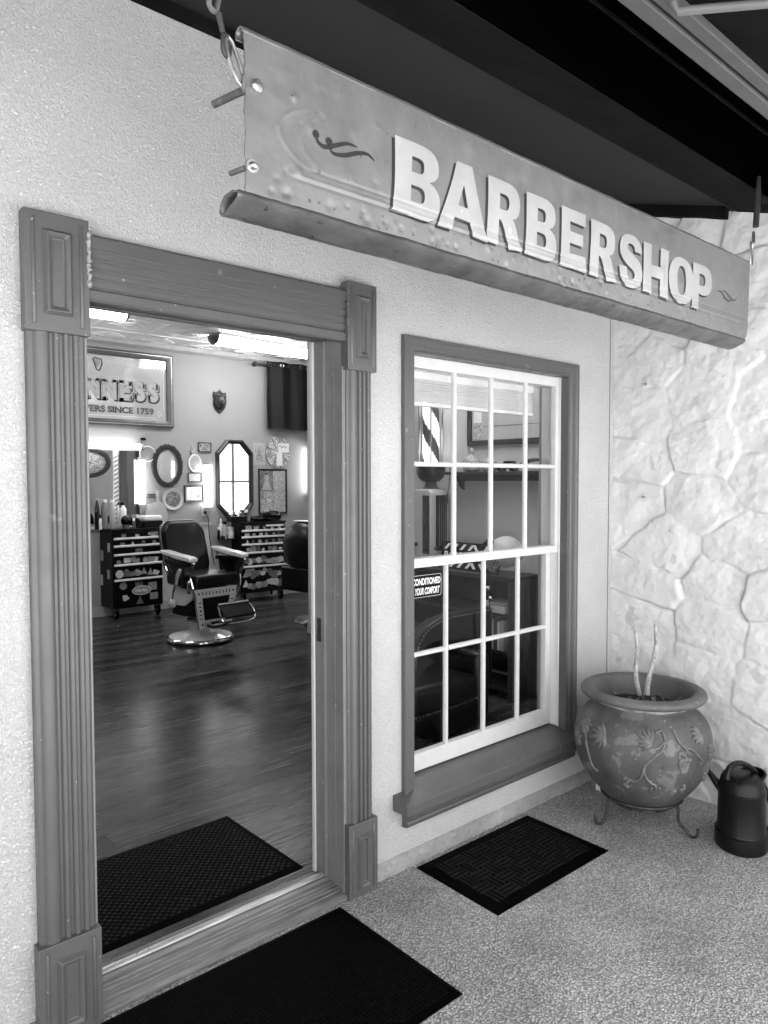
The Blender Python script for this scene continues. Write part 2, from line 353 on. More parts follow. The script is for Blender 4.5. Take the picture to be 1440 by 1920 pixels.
# ------------------------------------------------------------------ the building
bld = thing('barbershop_building', 'pale stucco barbershop front with open doorway and sash window beside it', 'building', (0, 0, 0))
DL, DR, DT = .755, 1.68, 2.105
WL, WR, WB, WT = 2.04, 3.10, .30, 2.10
wall = MB(); T = .15
for a in ((-5, DL-.03, 0, 3.4), (DL-.03, DR+.02, DT+.02, 3.4), (DR+.02, WL-.02, 0, 3.4), (WL-.02, WR+.02, WT+.02, 3.4), (WL-.02, WR+.02, 0, WB-.02), (WR+.02, 3.60, 0, 3.4)):
    wall.box(a[0], a[1], 0, T, max(a[2], .062), a[3])
wall.build('stucco_wall', 'stucco', bld, smooth=0)
# inner face of the front wall, with a far window that lights the room
fi = MB()
for a in ((-3.3, DL-.03, 0, 3.2), (DL-.03, DR+.02, DT+.02, 3.2), (DR+.02, WL-.02, 0, 3.2), (WL-.02, WR+.02, WT+.02, 3.2), (WL-.02, WR+.02, 0, WB-.02), (WR+.02, 7.65, 0, 3.2), (7.65, 8.85, 2.5, 3.2), (7.65, 8.85, 0, .62), (8.85, 9.6, 0, 3.2)):
    fi.box(a[0], a[1], T+.002, T+.03, a[2], a[3])
fi.build('inner_wall', 'wall_in', bld, smooth=0)
fe = MB()
for a in ((3.62, 7.65, 0, 3.4), (7.65, 8.85, 2.5, 3.4), (7.65, 8.85, 0, .62), (8.85, 9.6, 0, 3.4)): fe.box(a[0], a[1], 0, T, a[2], a[3])
fe.build('far_wall', 'stucco', bld, smooth=0)
# footing strip under the stucco, uneven top
ft = MB(); n = 90; pr = []
vs = []; fs = []
for i in range(n+1):
    x = 1.80+(3.5-1.80)*i/n; j = rng.normal(0, .0022); k = rng.normal(0, .0016)
    vs += [(x, -.016+k, 0), (x, -.018+k+j, .036+j), (x, -.008+k, .057+j*1.5), (x, .0, .0625)]
for i in range(n):
    for k in range(3): a = i*4+k; fs.append((a, a+4, a+5, a+1))
ft.add(vs, fs); ft.box(-5, .62, -.012, 0, 0, .06)
ft.build('footing_strip', 'footing', bld, smooth=40)
# other walls, ceiling, roof
rm = MB(); rm.box(-3.4, 9.7, 6.2, 6.4, -.1, 3.4).box(-3.5, -3.3, 0, 6.4, -.1, 3.4).box(9.6, 9.8, 0, 6.4, -.1, 3.4)
rm.build('inner_wall', 'wall_in', bld, smooth=0)
MB().box(4.3, 4.42, T+.031, 3.9, .041, 3.199).build('partition_wall', 'wall_in_low', bld, smooth=0)  # lighter colour than the other room walls, making up for weak nook light
wz = MB(); wz.box(3.2, 4.42, 6.185, 6.2, .04, 1.035); wz.box(2.6, 4.44, 6.17, 6.2, 1.03, 1.06)
wz.build('wainscot', 'wall_in_low', bld, bevel=.003)
bb = MB(); bb.box(-3.3, 9.6, 6.175, 6.2, .04, .15).box(4.28, 4.3, T+.03, 3.9, .04, .14); bb.build('baseboard', 'baseboard', bld, bevel=.003)
cl = MB(); cl.box(-3.4, 9.7, 0.03, 6.3, 3.2, 3.38)
cl.build('ceiling', 'ceil', bld, smooth=0)
ct = MB()
for i in range(22):      # pressed ceiling tiles: raised borders and lozenge ribs
    x = -3.2+i*.6; ct.box(x, x+.02, .2, 6.18, 3.192, 3.2)
for j in range(10): ct.box(-3.2, 9.5, .3+j*.6, .32+j*.6, 3.1905, 3.1995)
for i in range(22):
    for j in range(10):
        cx, cy = -2.9+i*.6, .61+j*.6
        if 1 < cx < 7:
            for rr in (.2, .14, .08): ct.tube([(cx+rr, cy, 3.197), (cx, cy+rr, 3.197), (cx-rr, cy, 3.197), (cx, cy-rr, 3.197)], .009, 4, closed=True)
ct.build('ceiling_tile', 'ceil', bld, smooth=0)
cv = MB(); cv.prism([(6.2, 3.2), (6.13, 3.2), (6.15, 3.15), (6.2, 3.12)], 0, -3.3, 9.6); cv.build('cornice', 'ceil_line', bld)
rf = MB(); rf.prism([(.03, 3.4), (3.2, 4.6), (6.9, 3.2), (6.9, 3.1), (6.4, 3.39), (.03, 3.39)], 0, -5.2, 10); rf.build('roof', 'beam_dark', bld, smooth=0)

# porch roof
def zr(y): return 3.03+.30*y
def strip(y0, y1, drop, th, m, name, x0=-5, x1=3.60, par=None, bev=0):
    return MB().prism([(y0, zr(y0)-drop), (y1, zr(y1)-drop), (y1, zr(y1)+th), (y0, zr(y0)+th)], 0, x0, x1).build(name, m, par, bevel=bev, smooth=0)
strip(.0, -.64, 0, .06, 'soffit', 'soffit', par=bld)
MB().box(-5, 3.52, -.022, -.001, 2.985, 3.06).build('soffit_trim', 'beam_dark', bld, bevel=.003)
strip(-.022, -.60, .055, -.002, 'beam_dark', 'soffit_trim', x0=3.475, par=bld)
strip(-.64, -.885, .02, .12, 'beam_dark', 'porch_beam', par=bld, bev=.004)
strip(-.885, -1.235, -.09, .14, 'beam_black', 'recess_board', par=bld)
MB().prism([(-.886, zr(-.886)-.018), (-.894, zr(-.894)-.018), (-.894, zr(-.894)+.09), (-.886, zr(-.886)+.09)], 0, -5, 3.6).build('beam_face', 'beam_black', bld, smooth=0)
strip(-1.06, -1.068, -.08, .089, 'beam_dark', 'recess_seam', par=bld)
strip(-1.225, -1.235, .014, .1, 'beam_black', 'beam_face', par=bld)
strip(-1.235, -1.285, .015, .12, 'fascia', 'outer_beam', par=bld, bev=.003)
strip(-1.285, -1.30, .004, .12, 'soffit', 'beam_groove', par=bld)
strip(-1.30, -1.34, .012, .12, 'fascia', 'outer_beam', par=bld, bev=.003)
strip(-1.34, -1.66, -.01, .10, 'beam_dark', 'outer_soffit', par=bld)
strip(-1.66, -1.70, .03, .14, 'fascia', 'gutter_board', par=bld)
p0 = at(1262, 22, 2, 2.60); p1 = at(1440, 6, 2, 2.575); dv = (p1-p0)
pp = MB(); q = p0.copy(); pp.tube([q+Vector((0, 0, .06)), q+Vector((0, 0, .02)), q+dv*.06, q+dv*1, p0+dv*1.75], .0095, 12)
pp.lathe([(.016, 0), (.016, .012), (.012, .016)], (q.x, q.y, q.z+.045), 12)
solo(pp, 'conduit_pipe', 'pipe_paint', 'thin grey painted pipe under the dark porch roof at the top right', 'pipe')

# ---- door surround
ds = thing('door_surround', 'grey painted fluted door surround with panelled blocks around the open doorway', 'door frame', (1.22, 0, 0))
def panel_block(par, name, x0, x1, z0, z1, y=-.046):
    m = MB(); m.box(x0, x1, y, -.001, z0, z1)
    o = m.build(name, 'trim', par, bevel=.004, world=True)
    s = MB(); w_ = x1-x0; a0, a1, b0, b1 = x0+w_*.27, x1-w_*.27, z0+.045, z1-.045
    if z0 < .1: b0 = z0+.03
    # picture-frame moulding with mitred slopes, then a flat field
    O = [(a0, b0), (a1, b0), (a1, b1), (a0, b1)]; I = [(a0+.020, b0+.020), (a1-.020, b0+.020), (a1-.020, b1-.020), (a0+.020, b1-.020)]
    I2 = [(a0+.023, b0+.023), (a1-.023, b0+.023), (a1-.023, b1-.023), (a0+.023, b1-.023)]
    vs = [(p[0], y+.001, p[1]) for p in O]+[(p[0]*.5+q_[0]*.5, y-.017, p[1]*.5+q_[1]*.5) for p, q_ in zip(O, I)]+[(p[0], y-.009, p[1]) for p in I]+[(p[0], y-.002, p[1]) for p in I2]
    fs = []
    for k in range(3):
        for i in range(4): j = (i+1) % 4; fs.append((k*4+i, k*4+j, (k+1)*4+j, (k+1)*4+i))
    fs.append((12, 13, 14, 15)); s.add(vs, fs)
    s.build('raised_panel', 'trim', o, world=True, smooth=20)
    b = MB()
    for xx in (x0+w_*.13, x1-w_*.13):       # side beads
        b.tube([(xx, y+.001, z0+.018), (xx, y+.001, z1-.018)], .0062, 8)
    b.build('bead', 'trim', o, world=True)
    # little edge lip
    return o
def pilaster(x0, x1, label):
    m = MB(); y = -.036; pts = []; w_ = x1-x0
    # fluted profile: flat board with four half-round reeds
    prof = [(x0, 0), (x0, -.022), (x0+.004, -.026)]
    def reed(cx, r, h):
        return [(cx-r*1.1, -.026)]+[(cx-r*math.cos(R(a)), -.026-h*math.sin(R(a))) for a in range(15, 180, 15)]+[(cx+r*1.1, -.026)]
    prof += reed(x0+w_*.235, w_*.13, .014)
    for k in (.485, .655, .825): prof += reed(x0+w_*k, w_*.056, .0095)
    prof += [(x1-.008, -.026), (x1-.004, -.022), (x1, -.020), (x1, 0)]
    m.prism([(p[0], min(p[1], -.0)) for p in prof], 2, .27, 2.0)
    o = m.build('pilaster', 'trim', ds, world=True, smooth=32)
    o['label'] = label
    c = panel_block(o, 'capital', x0-.007, x1+.008, 1.985, 2.305); c2 = MB()
    panel_block(o, 'plinth', x0-.010, x1+.008, .0, .285)
    return o
# capital and plinth are sub-parts; their mouldings are merged into them afterwards
def flatten_subs(o):
    for b in list(o.children):
        for d in list(b.children):
            bm = bmesh.new(); bm.from_mesh(b.data); bm2 = bmesh.new(); bm2.from_mesh(d.data)
            for v in bm2.verts: v.co = d.matrix_local @ v.co
            tmp = bpy.data.meshes.new('x'); bm2.to_mesh(tmp); bm.from_mesh(tmp); bm.to_mesh(b.data); bm.free(); bm2.free(); bpy.data.meshes.remove(tmp)
            bpy.data.objects.remove(d)
        sm(b, 25)
for o in (pilaster(.592, .747, 'left fluted pilaster with tall plinth'), pilaster(1.686, 1.808, 'right fluted pilaster against the stucco')): flatten_subs(o)
# side return of the pilasters toward the opening
# lintel with long horizontal boards
ln = MB(); pr = [(0, 2.088), (-.028, 2.088), (-.034, 2.094), (-.034, 2.118), (-.024, 2.124)]
zz = [2.124, 2.150, 2.176, 2.202, 2.228, 2.268]
for i in range(len(zz)-1):
    pr += [(-.024-.003*i, zz[i]+.002), (-.030-.003*i, zz[i]+.006), (-.030-.003*i, zz[i+1]-.003), (-.026-.003*i, zz[i+1])]
pr += [(-.036, 2.268), (-.028, 2.276), (0, 2.276)]
ln.prism(pr, 0, .752, 1.679); ln.build('lintel', 'trim', ds, world=True, smooth=15)
ck = MB(); pts = []
for i in range(26):
    pts.append((0.7545+rng.normal(0, .0015), -.046+rng.normal(0, .002), 2.125+i*.0058))
ck.tube(pts, [max(.002, .0055+rng.normal(0, .0018)) for _ in pts], 7); ck.build('caulk_bead', 'caulk', ds, world=True)
ck = MB(); pts = []
for i in range(22): pts.append((1.6775+rng.normal(0, .001), -.046+rng.normal(0, .0015), 2.15+i*.006))
ck.tube(pts, [max(.002, .0035+rng.normal(0, .0012)) for _ in pts], 7); ck.build('caulk_bead', 'trim', ds, world=True)
hj = MB(); hj.box(DL+.001, DR-.001, -.02, .145, 2.106, 2.12); hj.box(DL+.014, DR-.014, .092, .10, 2.100, 2.106); hj.build('head_jamb', 'trim', ds, bevel=.002, world=True)
jb = MB(); jb.box(DR, DR+.019, -.0175, .148, .0, 2.105); jb.box(DR-.013, DR-.0005, .092, .148, .03, 2.105); jb.box(DR-.007, DR-.0005, -.017, -.004, .02, 2.0)
jb.box(DR-.003, DR-.0005, .04, .046, .03, 2.06)
j = jb.build('side_jamb', 'trim_dark', ds, bevel=.003, world=True)
k = MB(); k.box(DR-.016, DR-.0135, .112, .135, .96, 1.05); k.box(DR-.018, DR-.016, .118, .129, .99, 1.02); k.build('strike_plate', 'iron', j, world=True)
jl = MB(); jl.box(DL-.019, DL, -.0175, .148, 0, 2.105); jl.box(DL+.0005, DL+.013, .092, .148, .03, 2.105); jl.build('side_jamb', 'trim_dark', ds, bevel=.003, world=True)
ws = MB(); ws.box(DR-.0215, DR-.0135, .149, .168, .04, 2.12); ws.build('inner_stop', 'sash_white', ds, bevel=.002, world=True)
# threshold: ribbed sloping sill
th = MB(); P = [(-.030, 0), (-.034, .012), (-.026, .016), (-.010, .020)]
zb = .020
for i in range(5):
    y = -.008+i*.017; P += [(y, zb+i*.0035), (y+.014, zb+.001+i*.0035), (y+.0155, zb-.0015+i*.0035)]
P += [(.082, .038), (.086, .043), (.094, .0440), (.155, .042), (.155, 0)]
th.prism(P, 0, DL+.001, DR-.001); th.build('threshold', 'threshold', ds, world=True, smooth=15)

sd_ = MB(); sd_.prism([(.096, .0445), (.099, .050), (.104, .0525), (.118, .0525), (.123, .050), (.127, .0445)], 0, DL+.002, DR-.014)
mat('saddle', .42, .35, .5, ns=6, na=.5, stretch=(1, 14, 14), spots=[(30, .66, .12)]); sd_.build('saddle_strip', 'saddle', ds, world=True, bevel=.001)
# ---- window
wd = thing('sash_window', 'white sixteen pane sash window in a grey casing with a deep sill', 'window', (2.56, 0, .3))
# casing with stepped profile on three sides (mitred)
def casing_profile(): return [(0, 0), (0, -.020), (.004, -.026), (.012, -.026), (.016, -.020), (.020, -.018), (.040, -.018), (.044, -.014), (.055, -.014), (.055, 0)]
cs = MB(); prof = casing_profile(); path = [(1.983, .285), (1.983, 2.155), (3.178, 2.155), (3.178, .285)]
vs = []; n = len(prof)
for (cx, cz), (sx, sz) in zip(path, ((1.04, 0), (1.04, -1), (-1.4, -1), (-1.4, 0))):
    for (a, y) in prof: vs.append((cx+sx*a, y, cz+sz*a))
fs = []
for k in range(3):
    for i in range(n): jn = (i+1) % n; fs.append((k*n+i, k*n+jn, (k+1)*n+jn, (k+1)*n+i))
fs += [tuple(range(n)), tuple(3*n+i for i in range(n))[::-1]]
cs.add(vs, fs); cs.build('casing', 'trim', wd, world=True, smooth=15)
ji = MB()      # grey reveal
ji.box(WL-.003, WL+.003, -.013, .03, .32, 2.099); ji.box(WR-.003, WR+.003, -.013, .03, .32, 2.099); ji.box(WL+.003, WR-.003, -.013, .03, 2.09, 2.099)
ji.build('reveal', 'trim', wd, world=True, bevel=.001)
si = MB(); si.prism([(-.085, .255), (-.085, .292), (-.078, .299), (.03, .325), (.13, .33), (.13, .255)], 0, WL+.0, WR-.0)
si.prism([(-.085, .2551), (-.085, .2921), (-.078, .2991), (-.0005, .3175), (-.0005, .2551)], 0, 1.935, WL-.0005).prism([(-.085, .2551), (-.085, .2921), (-.078, .2991), (-.0005, .3175), (-.0005, .2551)], 0, WR+.0005, 3.20)
si.build('sill', 'trim', wd, world=True, smooth=15)
ap = MB(); ap.prism([(-.001, .170), (-.030, .176), (-.034, .19), (-.030, .198), (-.046, .214), (-.060, .232), (-.064, .2545), (-.001, .2545)], 0, 1.985, 3.155); ap.build('apron', 'trim', wd, world=True, smooth=15)
# frame of the box (white side tracks)
fr = MB(); fr.box(WL-.018, WL+.012, .0305, .148, .33, 2.10); fr.box(WR-.0035, WR+.018, .0305, .148, .33, 2.10); fr.box(WL+.012, WR-.0035, .122, .148, 2.05, 2.10)
fr.box(WR-.008, WR-.0035, .0305, .040, .33, 2.09); fr.box(WR-.009, WR-.0035, .0745, .0795, .33, 1.215)
fr.build('frame', 'sash_white', wd, world=True, bevel=.002)
def sash(name, x0, x1, z0, z1, y, rb, rt_, st, zm, xs):
    d = .034; m = MB()
    m.box(x0, x0+st, y, y+d, z0, z1); m.box(x1-st, x1, y, y+d, z0, z1); m.box(x0+st, x1-st, y, y+d, z0, z0+rb); m.box(x0+st, x1-st, y, y+d, z1-rt_, z1)
    o = m.build(name, 'sash_white', wd, world=True, bevel=.003)
    g = MB(); a = .010
    for x in xs: g.prism([(x-a, y+.020), (x-a, y+.010), (x-a*.5, y+.002), (x+a*.5, y+.002), (x+a, y+.010), (x+a, y+.020)], 2, z0+rb, z1-rt_)
    g.build('muntin', 'sash_white', o, world=True, smooth=20)
    g = MB(); xx = [x0+st]+[x for x in xs]+[x1-st]
    for i in range(len(xx)-1):
        l = xx[i]+(a if i else 0); r_ = xx[i+1]-(a if i < len(xx)-2 else 0)
        g.prism([(y+.020, zm-a), (y+.010, zm-a), (y+.003, zm-a*.5), (y+.003, zm+a*.5), (y+.010, zm+a), (y+.020, zm+a)], 0, l, r_)
    g.build('muntin', 'sash_white', o, world=True, smooth=20)
    for i in range(len(xx)-1):
        for (b0, b1) in ((z0+rb, zm), (zm, z1-rt_)):
            l = xx[i]; r_ = xx[i+1]; e = rng.normal(0, .0006, 4)
            MB().add([(l, y+.0205+e[0], b0), (r_, y+.0205+e[1], b0), (r_, y+.0205+e[2], b1), (l, y+.0205+e[3], b1)], [(0, 1, 2, 3)]).build('pane', 'pane_glass', o, world=True, smooth=0)
    return o
XS = (2.343, 2.588, 2.840)
sash('upper_sash', WL+.0125, WR-.004, 1.215, 2.092, .040, .038, .048, .026, 1.648, XS)
sash('lower_sash', WL+.0125, WR-.0045, .333, 1.25, .0805, .076, .040, .040, .835, (2.336, 2.588, 2.840))
sk = MB()
# notice on the inside of the glass
nx1 = at(828, 1080, 1, .099).x; nz1, nz0 = at(826, 1073, 1, .099).z, at(828, 1116, 1, .099).z
nx0 = nx1-.236
nt_ = thing('window_notice', 'black air conditioning notice with white lettering stuck inside the lower window pane', 'notice', ((nx0+nx1)/2, .0985, nz0))
def flat(pts, y, z=None): return MB().add([(p[0], y, p[1]) for p in pts], [tuple(range(len(pts)))])
m = MB(); m.prism(rrect(nx0, nx1, nz0, nz1, .012), 1, .0985, .0995); m.build('board', 'black_matt', nt_, world=True)
m = MB(); q = [(x, .0978, z) for x, z in rrect(nx0+.004, nx1-.004, nz0+.004, nz1-.004, .010)]; m.tube(q, .0009, 4, closed=True); m.build('border', 'paper', nt_, world=True)
H_ = nz1-nz0
m = text_mesh('AIR CONDITIONED', nx0+.012, nx1-.010, nz0+H_*.55, nz1-H_*.16, bold=.03); m.xf(Matrix.Translation((0, .0982, 0))); m.build('lettering', 'paper', nt_, world=True, smooth=0)
m = text_mesh('FOR YOUR COMFORT', nx0+.030, nx1-.014, nz0+H_*.14, nz0+H_*.44, bold=.035, shear=.25); m.xf(Matrix.Translation((0, .0982, 0))); m.build('lettering', 'paper', nt_, world=True, smooth=0)
# blinds
bl = thing('window_blind', 'raised pale slatted blind hanging inside the top of the window', 'blind', (2.56, .17, 1.8))
zb0 = at(900, 772, 1, .165).z
m = MB(); k = 0; z = zb0+.02
while z < 2.02:
    m.prism([(.152+.0008*math.sin(k*2.1), z), (.1535, z-.0008), (.164, z+.0118), (.163, z+.0125)], 0, WL+.035, WR-.07); z += .0122 if z > zb0+.05 else .0085; k += 1
m.build('slats', 'blind', bl, world=True, smooth=0)
MB().box(WL+.035, WR-.07, .150, .178, zb0, zb0+.018).build('bottom_rail', 'blind', bl, world=True, bevel=.003)
MB().box(WL+.03, WR-.065, .149, .185, 2.02, 2.055).build('head_rail', 'blind', bl, world=True, bevel=.003)
for x in (2.18, 2.47, 2.70, 2.90): MB().tube([(x, .147, zb0+.005), (x+.002, .147, 1.93), (x, .147, 2.03)], .0012, 5).build('ladder_cord', 'paper', bl, world=True)
# far window (behind the partition) so that the octagonal mirror has something bright to show
fwn = thing('far_window', 'tall bright white framed window reflected in the eight sided mirror', 'window', (8.25, .05, .62))
m = MB()
for x in (7.655, 8.22, 8.79): m.box(x, x+.055, .03, .08, .66, 2.46)
m.box(7.655, 8.845, .03, .081, .625, .66); m.box(7.655, 8.845, .03, .081, 2.46, 2.495); m.box(7.71, 8.79, .035, .07, 1.54, 1.58); m.build('frame', 'sash_white', fwn, world=True)
# corner board
m = MB(); m.box(3.492, 3.521, -.006, -.0005, .063, 2.98); m.build('corner_board', 'stucco', bld, bevel=.002)
m = MB(); m.box(3.486, 3.4918, -.0022, -.0003, .063, 2.98); m.build('corner_gap', 'mid_grey', bld, smooth=0)

# ------------------------------------------------------------------ stone wall
def vnoise(shape_pts, scale, seed):
    r = np.random.RandomState(seed); g = r.rand(64, 64); x = shape_pts[0]*scale; y = shape_pts[1]*scale
    xi = np.floor(x).astype(int); yi = np.floor(y).astype(int); fx = x-xi; fy = y-yi; fx = fx*fx*(3-2*fx); fy = fy*fy*(3-2*fy)
    a = g[xi % 64, yi % 64]; b = g[(xi+1) % 64, yi % 64]; c = g[xi % 64, (yi+1) % 64]; d = g[(xi+1) % 64, (yi+1) % 64]
    return (a*(1-fx)+b*fx)*(1-fy)+(c*(1-fx)+d*fx)*fy-.5
def fbm(p, s, seed, o=4):
    t = 0
    for i in range(o): t = t+vnoise(p, s*2**i, seed+i)/1.9**i
    return t
ny, nz = 360, 520
Y = np.linspace(.0, -2.1, ny)[:, None]*np.ones((1, nz)); Z = np.ones((ny, 1))*np.linspace(-.02, 3.02, nz)[None, :]
wy = Y+.035*fbm((Y+9, Z+3), 4, 11, 5); wz_ = Z+.035*fbm((Y+5, Z+7), 4, 21, 5)
seeds = []
row = 0; z = -.2
while z < 3.3:
    h = rng.uniform(.15, .31); y = .1-rng.uniform(0, .25)
    while y > -2.4:
        wd_ = rng.uniform(.22, .46); seeds.append((y-wd_/2, z+rng.uniform(-.07, .07))); y -= wd_
    z += h
seeds = np.array(seeds); d = np.sqrt(((wy[..., None]-seeds[:, 0])/1.15)**2+(wz_[..., None]-seeds[:, 1])**2)
idx = np.argsort(d, axis=2)[..., :2]; d1 = np.take_along_axis(d, idx[..., :1], 2)[..., 0]; d2 = np.take_along_axis(d, idx[..., 1:2], 2)[..., 0]
e = d2-d1; c1 = idx[..., 0]
ch = rng.uniform(.002, .030, len(seeds)); ty = rng.normal(0, .03, len(seeds)); tz = rng.normal(0, .035, len(seeds))
ew = .010+.045*np.clip(fbm((Y+50, Z+60), 3, 33, 3)+.35, 0, 1)**2; t_ = np.clip(e/ew, 0, 1); pres = np.clip(fbm((Y+70, Z+15), 3.2, 313, 3)*4.5+.42, 0, 1); t_ = 1-(1-t_)*pres
dy = Y-seeds[c1, 0]; dz = Z-seeds[c1, 1]; nS = len(seeds); top = None       # each stone is cut by four random planes
for k in range(5):
    an = rng.uniform(0, 6.28, nS); sl_ = rng.uniform(.03, .22, nS) if k else rng.uniform(0, .03, nS); of = rng.uniform(.000, .014, nS) if k else 0*an
    h = ch[c1]+of[c1]+sl_[c1]*(np.cos(an)[c1]*dy+np.sin(an)[c1]*dz); top = h if top is None else np.minimum(top, h)
top = np.maximum(top, .001)
rough_ = fbm((Y+2+.4*Z, Z+1), 9, 5, 5); top = top+.012*rough_+.006*np.abs(fbm((Y+31+.5*Z, Z*2.2+17), 8, 61, 4))
st_ = fbm((Y+12+.7*Z, Z*1.8+40), 4, 91, 3); top = top+.010*np.floor((st_+.5)*6)/6
mort = -.003+.008*fbm((Y+20, Z+11), 7, 41, 4)
crev = np.exp(-(e/.0055)**2)*.020*np.clip(fbm((Y+3, Z+23), 3.5, 77, 2)*5+.1, 0, 1)*pres
relief_ = (mort*(1-t_)+top*t_-crev)*.92
for _ in range(2):
    q_ = np.pad(relief_, 1, mode='edge'); relief_ = (q_[1:-1, 1:-1]*2+q_[:-2, 1:-1]+q_[2:, 1:-1]+q_[1:-1, :-2]+q_[1:-1, 2:])/6
X = 3.53-relief_-.003*fbm((Y, Z), 45, 99, 3)
vs = [(float(X[i, j]), float(Y[i, j]), float(Z[i, j])) for i in range(ny) for j in range(nz)]
fs = [(i*nz+j, i*nz+j+1, (i+1)*nz+j+1, (i+1)*nz+j) for i in range(ny-1) for j in range(nz-1)]
keep = [(zr(vs[f[0]][1])-.02 > vs[f[0]][2]) for f in fs]; fs = [f for f, k in zip(fs, keep) if k]
mb = MB(); mb.v = vs; mb.f = fs
sw = thing('stone_wall', 'white painted rubble stone wall standing at right angles to the stucco front', 'wall', (3.6, -1, 0))
o = mb.build('stone_face', 'stone_paint', sw, world=True, smooth=60)
MB().box(3.545, 3.78, -2.1, -.0005, -.1, 2.3).build('wall_core', 'stone_paint', sw, world=True, smooth=0)
m = MB()
for (px, py) in ((1208, 720), (1204, 932)):
    p = at(px, py, 0, 3.49); m.lathe([(.004, -.004), (.006, 0), (.006, .02)], (p.x, p.y, p.z), 10, ax='x')
m.build('screw', 'zinc', sw, world=True)

# ------------------------------------------------------------------ the hanging sign
SY = -.9; SX0, SX1, SZ0, SZ1 = .747, 3.030, 2.128, 2.439
dents = [(rng.uniform(SX0+.05, SX1), rng.uniform(SZ0, SZ1), rng.uniform(.012, .045), rng.normal(0, .0007)) for _ in range(120)]
dents += [(.95, 2.155, .012, -.003), (1.05, 2.15, .010, -.003), (.87, 2.205, .008, .003), (.90, 2.30, .010, .002), (.83, 2.36, .02, -.0015), (.86, 2.35, .008, .003), (2.30, 2.40, .03, -.005), (2.33, 2.27, .02, .004), (2.47, 2.26, .02, .004)]
dents += [(rng.uniform(.8, 3.0), rng.uniform(2.135, 2.178), rng.uniform(.004, .010), rng.uniform(-.004, .002)) for _ in range(90)]
dents += [(rng.uniform(.8, 1.12), rng.uniform(2.15, 2.42), rng.uniform(.003, .008), rng.uniform(-.0018, .0014)) for _ in range(26)]
def relief(x, z):
    """how far the sheet stands forward of its plane"""
    x = np.asarray(x, float); z = np.asarray(z, float); h = np.zeros(np.broadcast(x, z).shape)
    for (dx, dz, r, a) in dents: h = h+a*np.exp(-((x-dx)**2+(z-dz)**2)/(r*r))
    rl = lambda t, w_: np.exp(-(t/w_)**2)
    within = 1/(1+np.exp(-(x-.86)*120))/(1+np.exp((x-2.95)*120))
    h = h-.0030*rl(z-2.190, .0020)*within+.0016*rl(z-2.1965, .003)*within-.0018*rl(z-2.215, .0022)/(1+np.exp(-(x-.9)*120))
    arc = np.hypot(x-.98, (z-2.277)*2.2)-.155; h = h+.0017*rl(arc, .0045)*(x < .9)*rl(z-2.277, .075)
    arc2 = np.hypot(x-1.03, (z-2.277)*2.2)-.155; h = h+.0009*rl(arc2, .006)*(x < .93)*rl(z-2.277, .07)
    h = h-.003*rl(x-2.965, .004)*rl(z-2.28, .08)
    h = h+.003*rl(x-2.335, .010)*rl(z-2.28, .09)
    return h
sg = thing('hanging_sign', 'dented grey sheet metal sign lettered BARBERSHOP hung under the porch roof', 'sign', ((SX0+SX1)/2, SY, SZ0))
nx, nzs = 620, 84
gx = np.linspace(SX0, SX1, nx); gz = np.linspace(SZ0, SZ1, nzs); GX, GZ = np.meshgrid(gx, gz, indexing='ij'); HH = relief(GX, GZ)
# ragged ends, rounded lower right corner
def xend(x, z):
    if x > SX1-.06:
        t = (x-(SX1-.06))/.06; rr_ = .045; over = max(0, rr_-(z-SZ0)); cut = (rr_-math.sqrt(max(0, rr_*rr_-over*over))) if over > 0 else 0
        lean = (z-SZ0)/(SZ1-SZ0)*.018-.018
        return x+t*(lean-cut)
    if x < SX0+.05:
        return x+(1-(x-SX0)/.05)*(.0010*math.sin(z*90)+.0007*math.sin(z*310))
    return x
vs = [(xend(float(GX[i, j]), float(GZ[i, j])), SY-float(HH[i, j]), float(GZ[i, j])) for i in range(nx) for j in range(nzs)]
fs = [(i*nzs+j, (i+1)*nzs+j, (i+1)*nzs+j+1, i*nzs+j+1) for i in range(nx-1) for j in range(nzs-1)]
m = MB(); m.v = vs; m.f = fs
fc = m.build('sheet', 'sign_metal', sg, world=True, smooth=70)
so_ = fc.modifiers.new('thickness', 'SOLIDIFY'); so_.thickness = .003; so_.offset = 0
def roll(pts, name, x0, x1, n=160, jit=.0009, mt='sign_roll_shaded'):
    vs = []; fs = []; k = len(pts)
    for i in range(n+1):
        x = x0+(x1-x0)*i/n; a = jit*math.sin(x*23)+jit*rng.normal(0, .5)
        for j, (y, z) in enumerate(pts): vs.append((x, SY+y+a*(.3+j/k), z+a))
    for i in range(n):
        for j in range(k-1): fs.append((i*k+j, (i+1)*k+j, (i+1)*k+j+1, i*k+j+1))
    mm = MB(); mm.v = vs; mm.f = fs; o = mm.build(name, mt, sg, world=True, smooth=50)
    s_ = o.modifiers.new('thickness', 'SOLIDIFY'); s_.thickness = .003; s_.offset = 0
    return o
top = [(0, SZ1-.006)]+[(.013-.013*math.cos(R(a)), SZ1-.004+.012*math.sin(R(a))) for a in range(0, 250, 22)]
roll(top, 'top_roll', SX0-.004, SX1-.004, mt='sign_metal')
# lower edge: folded into a flattened tube that runs past the sheet on the left
bot = [(-.001, SZ0+.006), (-.002, SZ0-.002), (.006, SZ0-.009), (.028, SZ0-.018), (.050, SZ0-.025), (.062, SZ0-.026), (.070, SZ0-.019), (.066, SZ0-.006), (.050, SZ0+.008), (.020, SZ0+.010), (.004, SZ0+.004)]
roll(bot, 'bottom_roll', SX0-.018, SX1-.035)
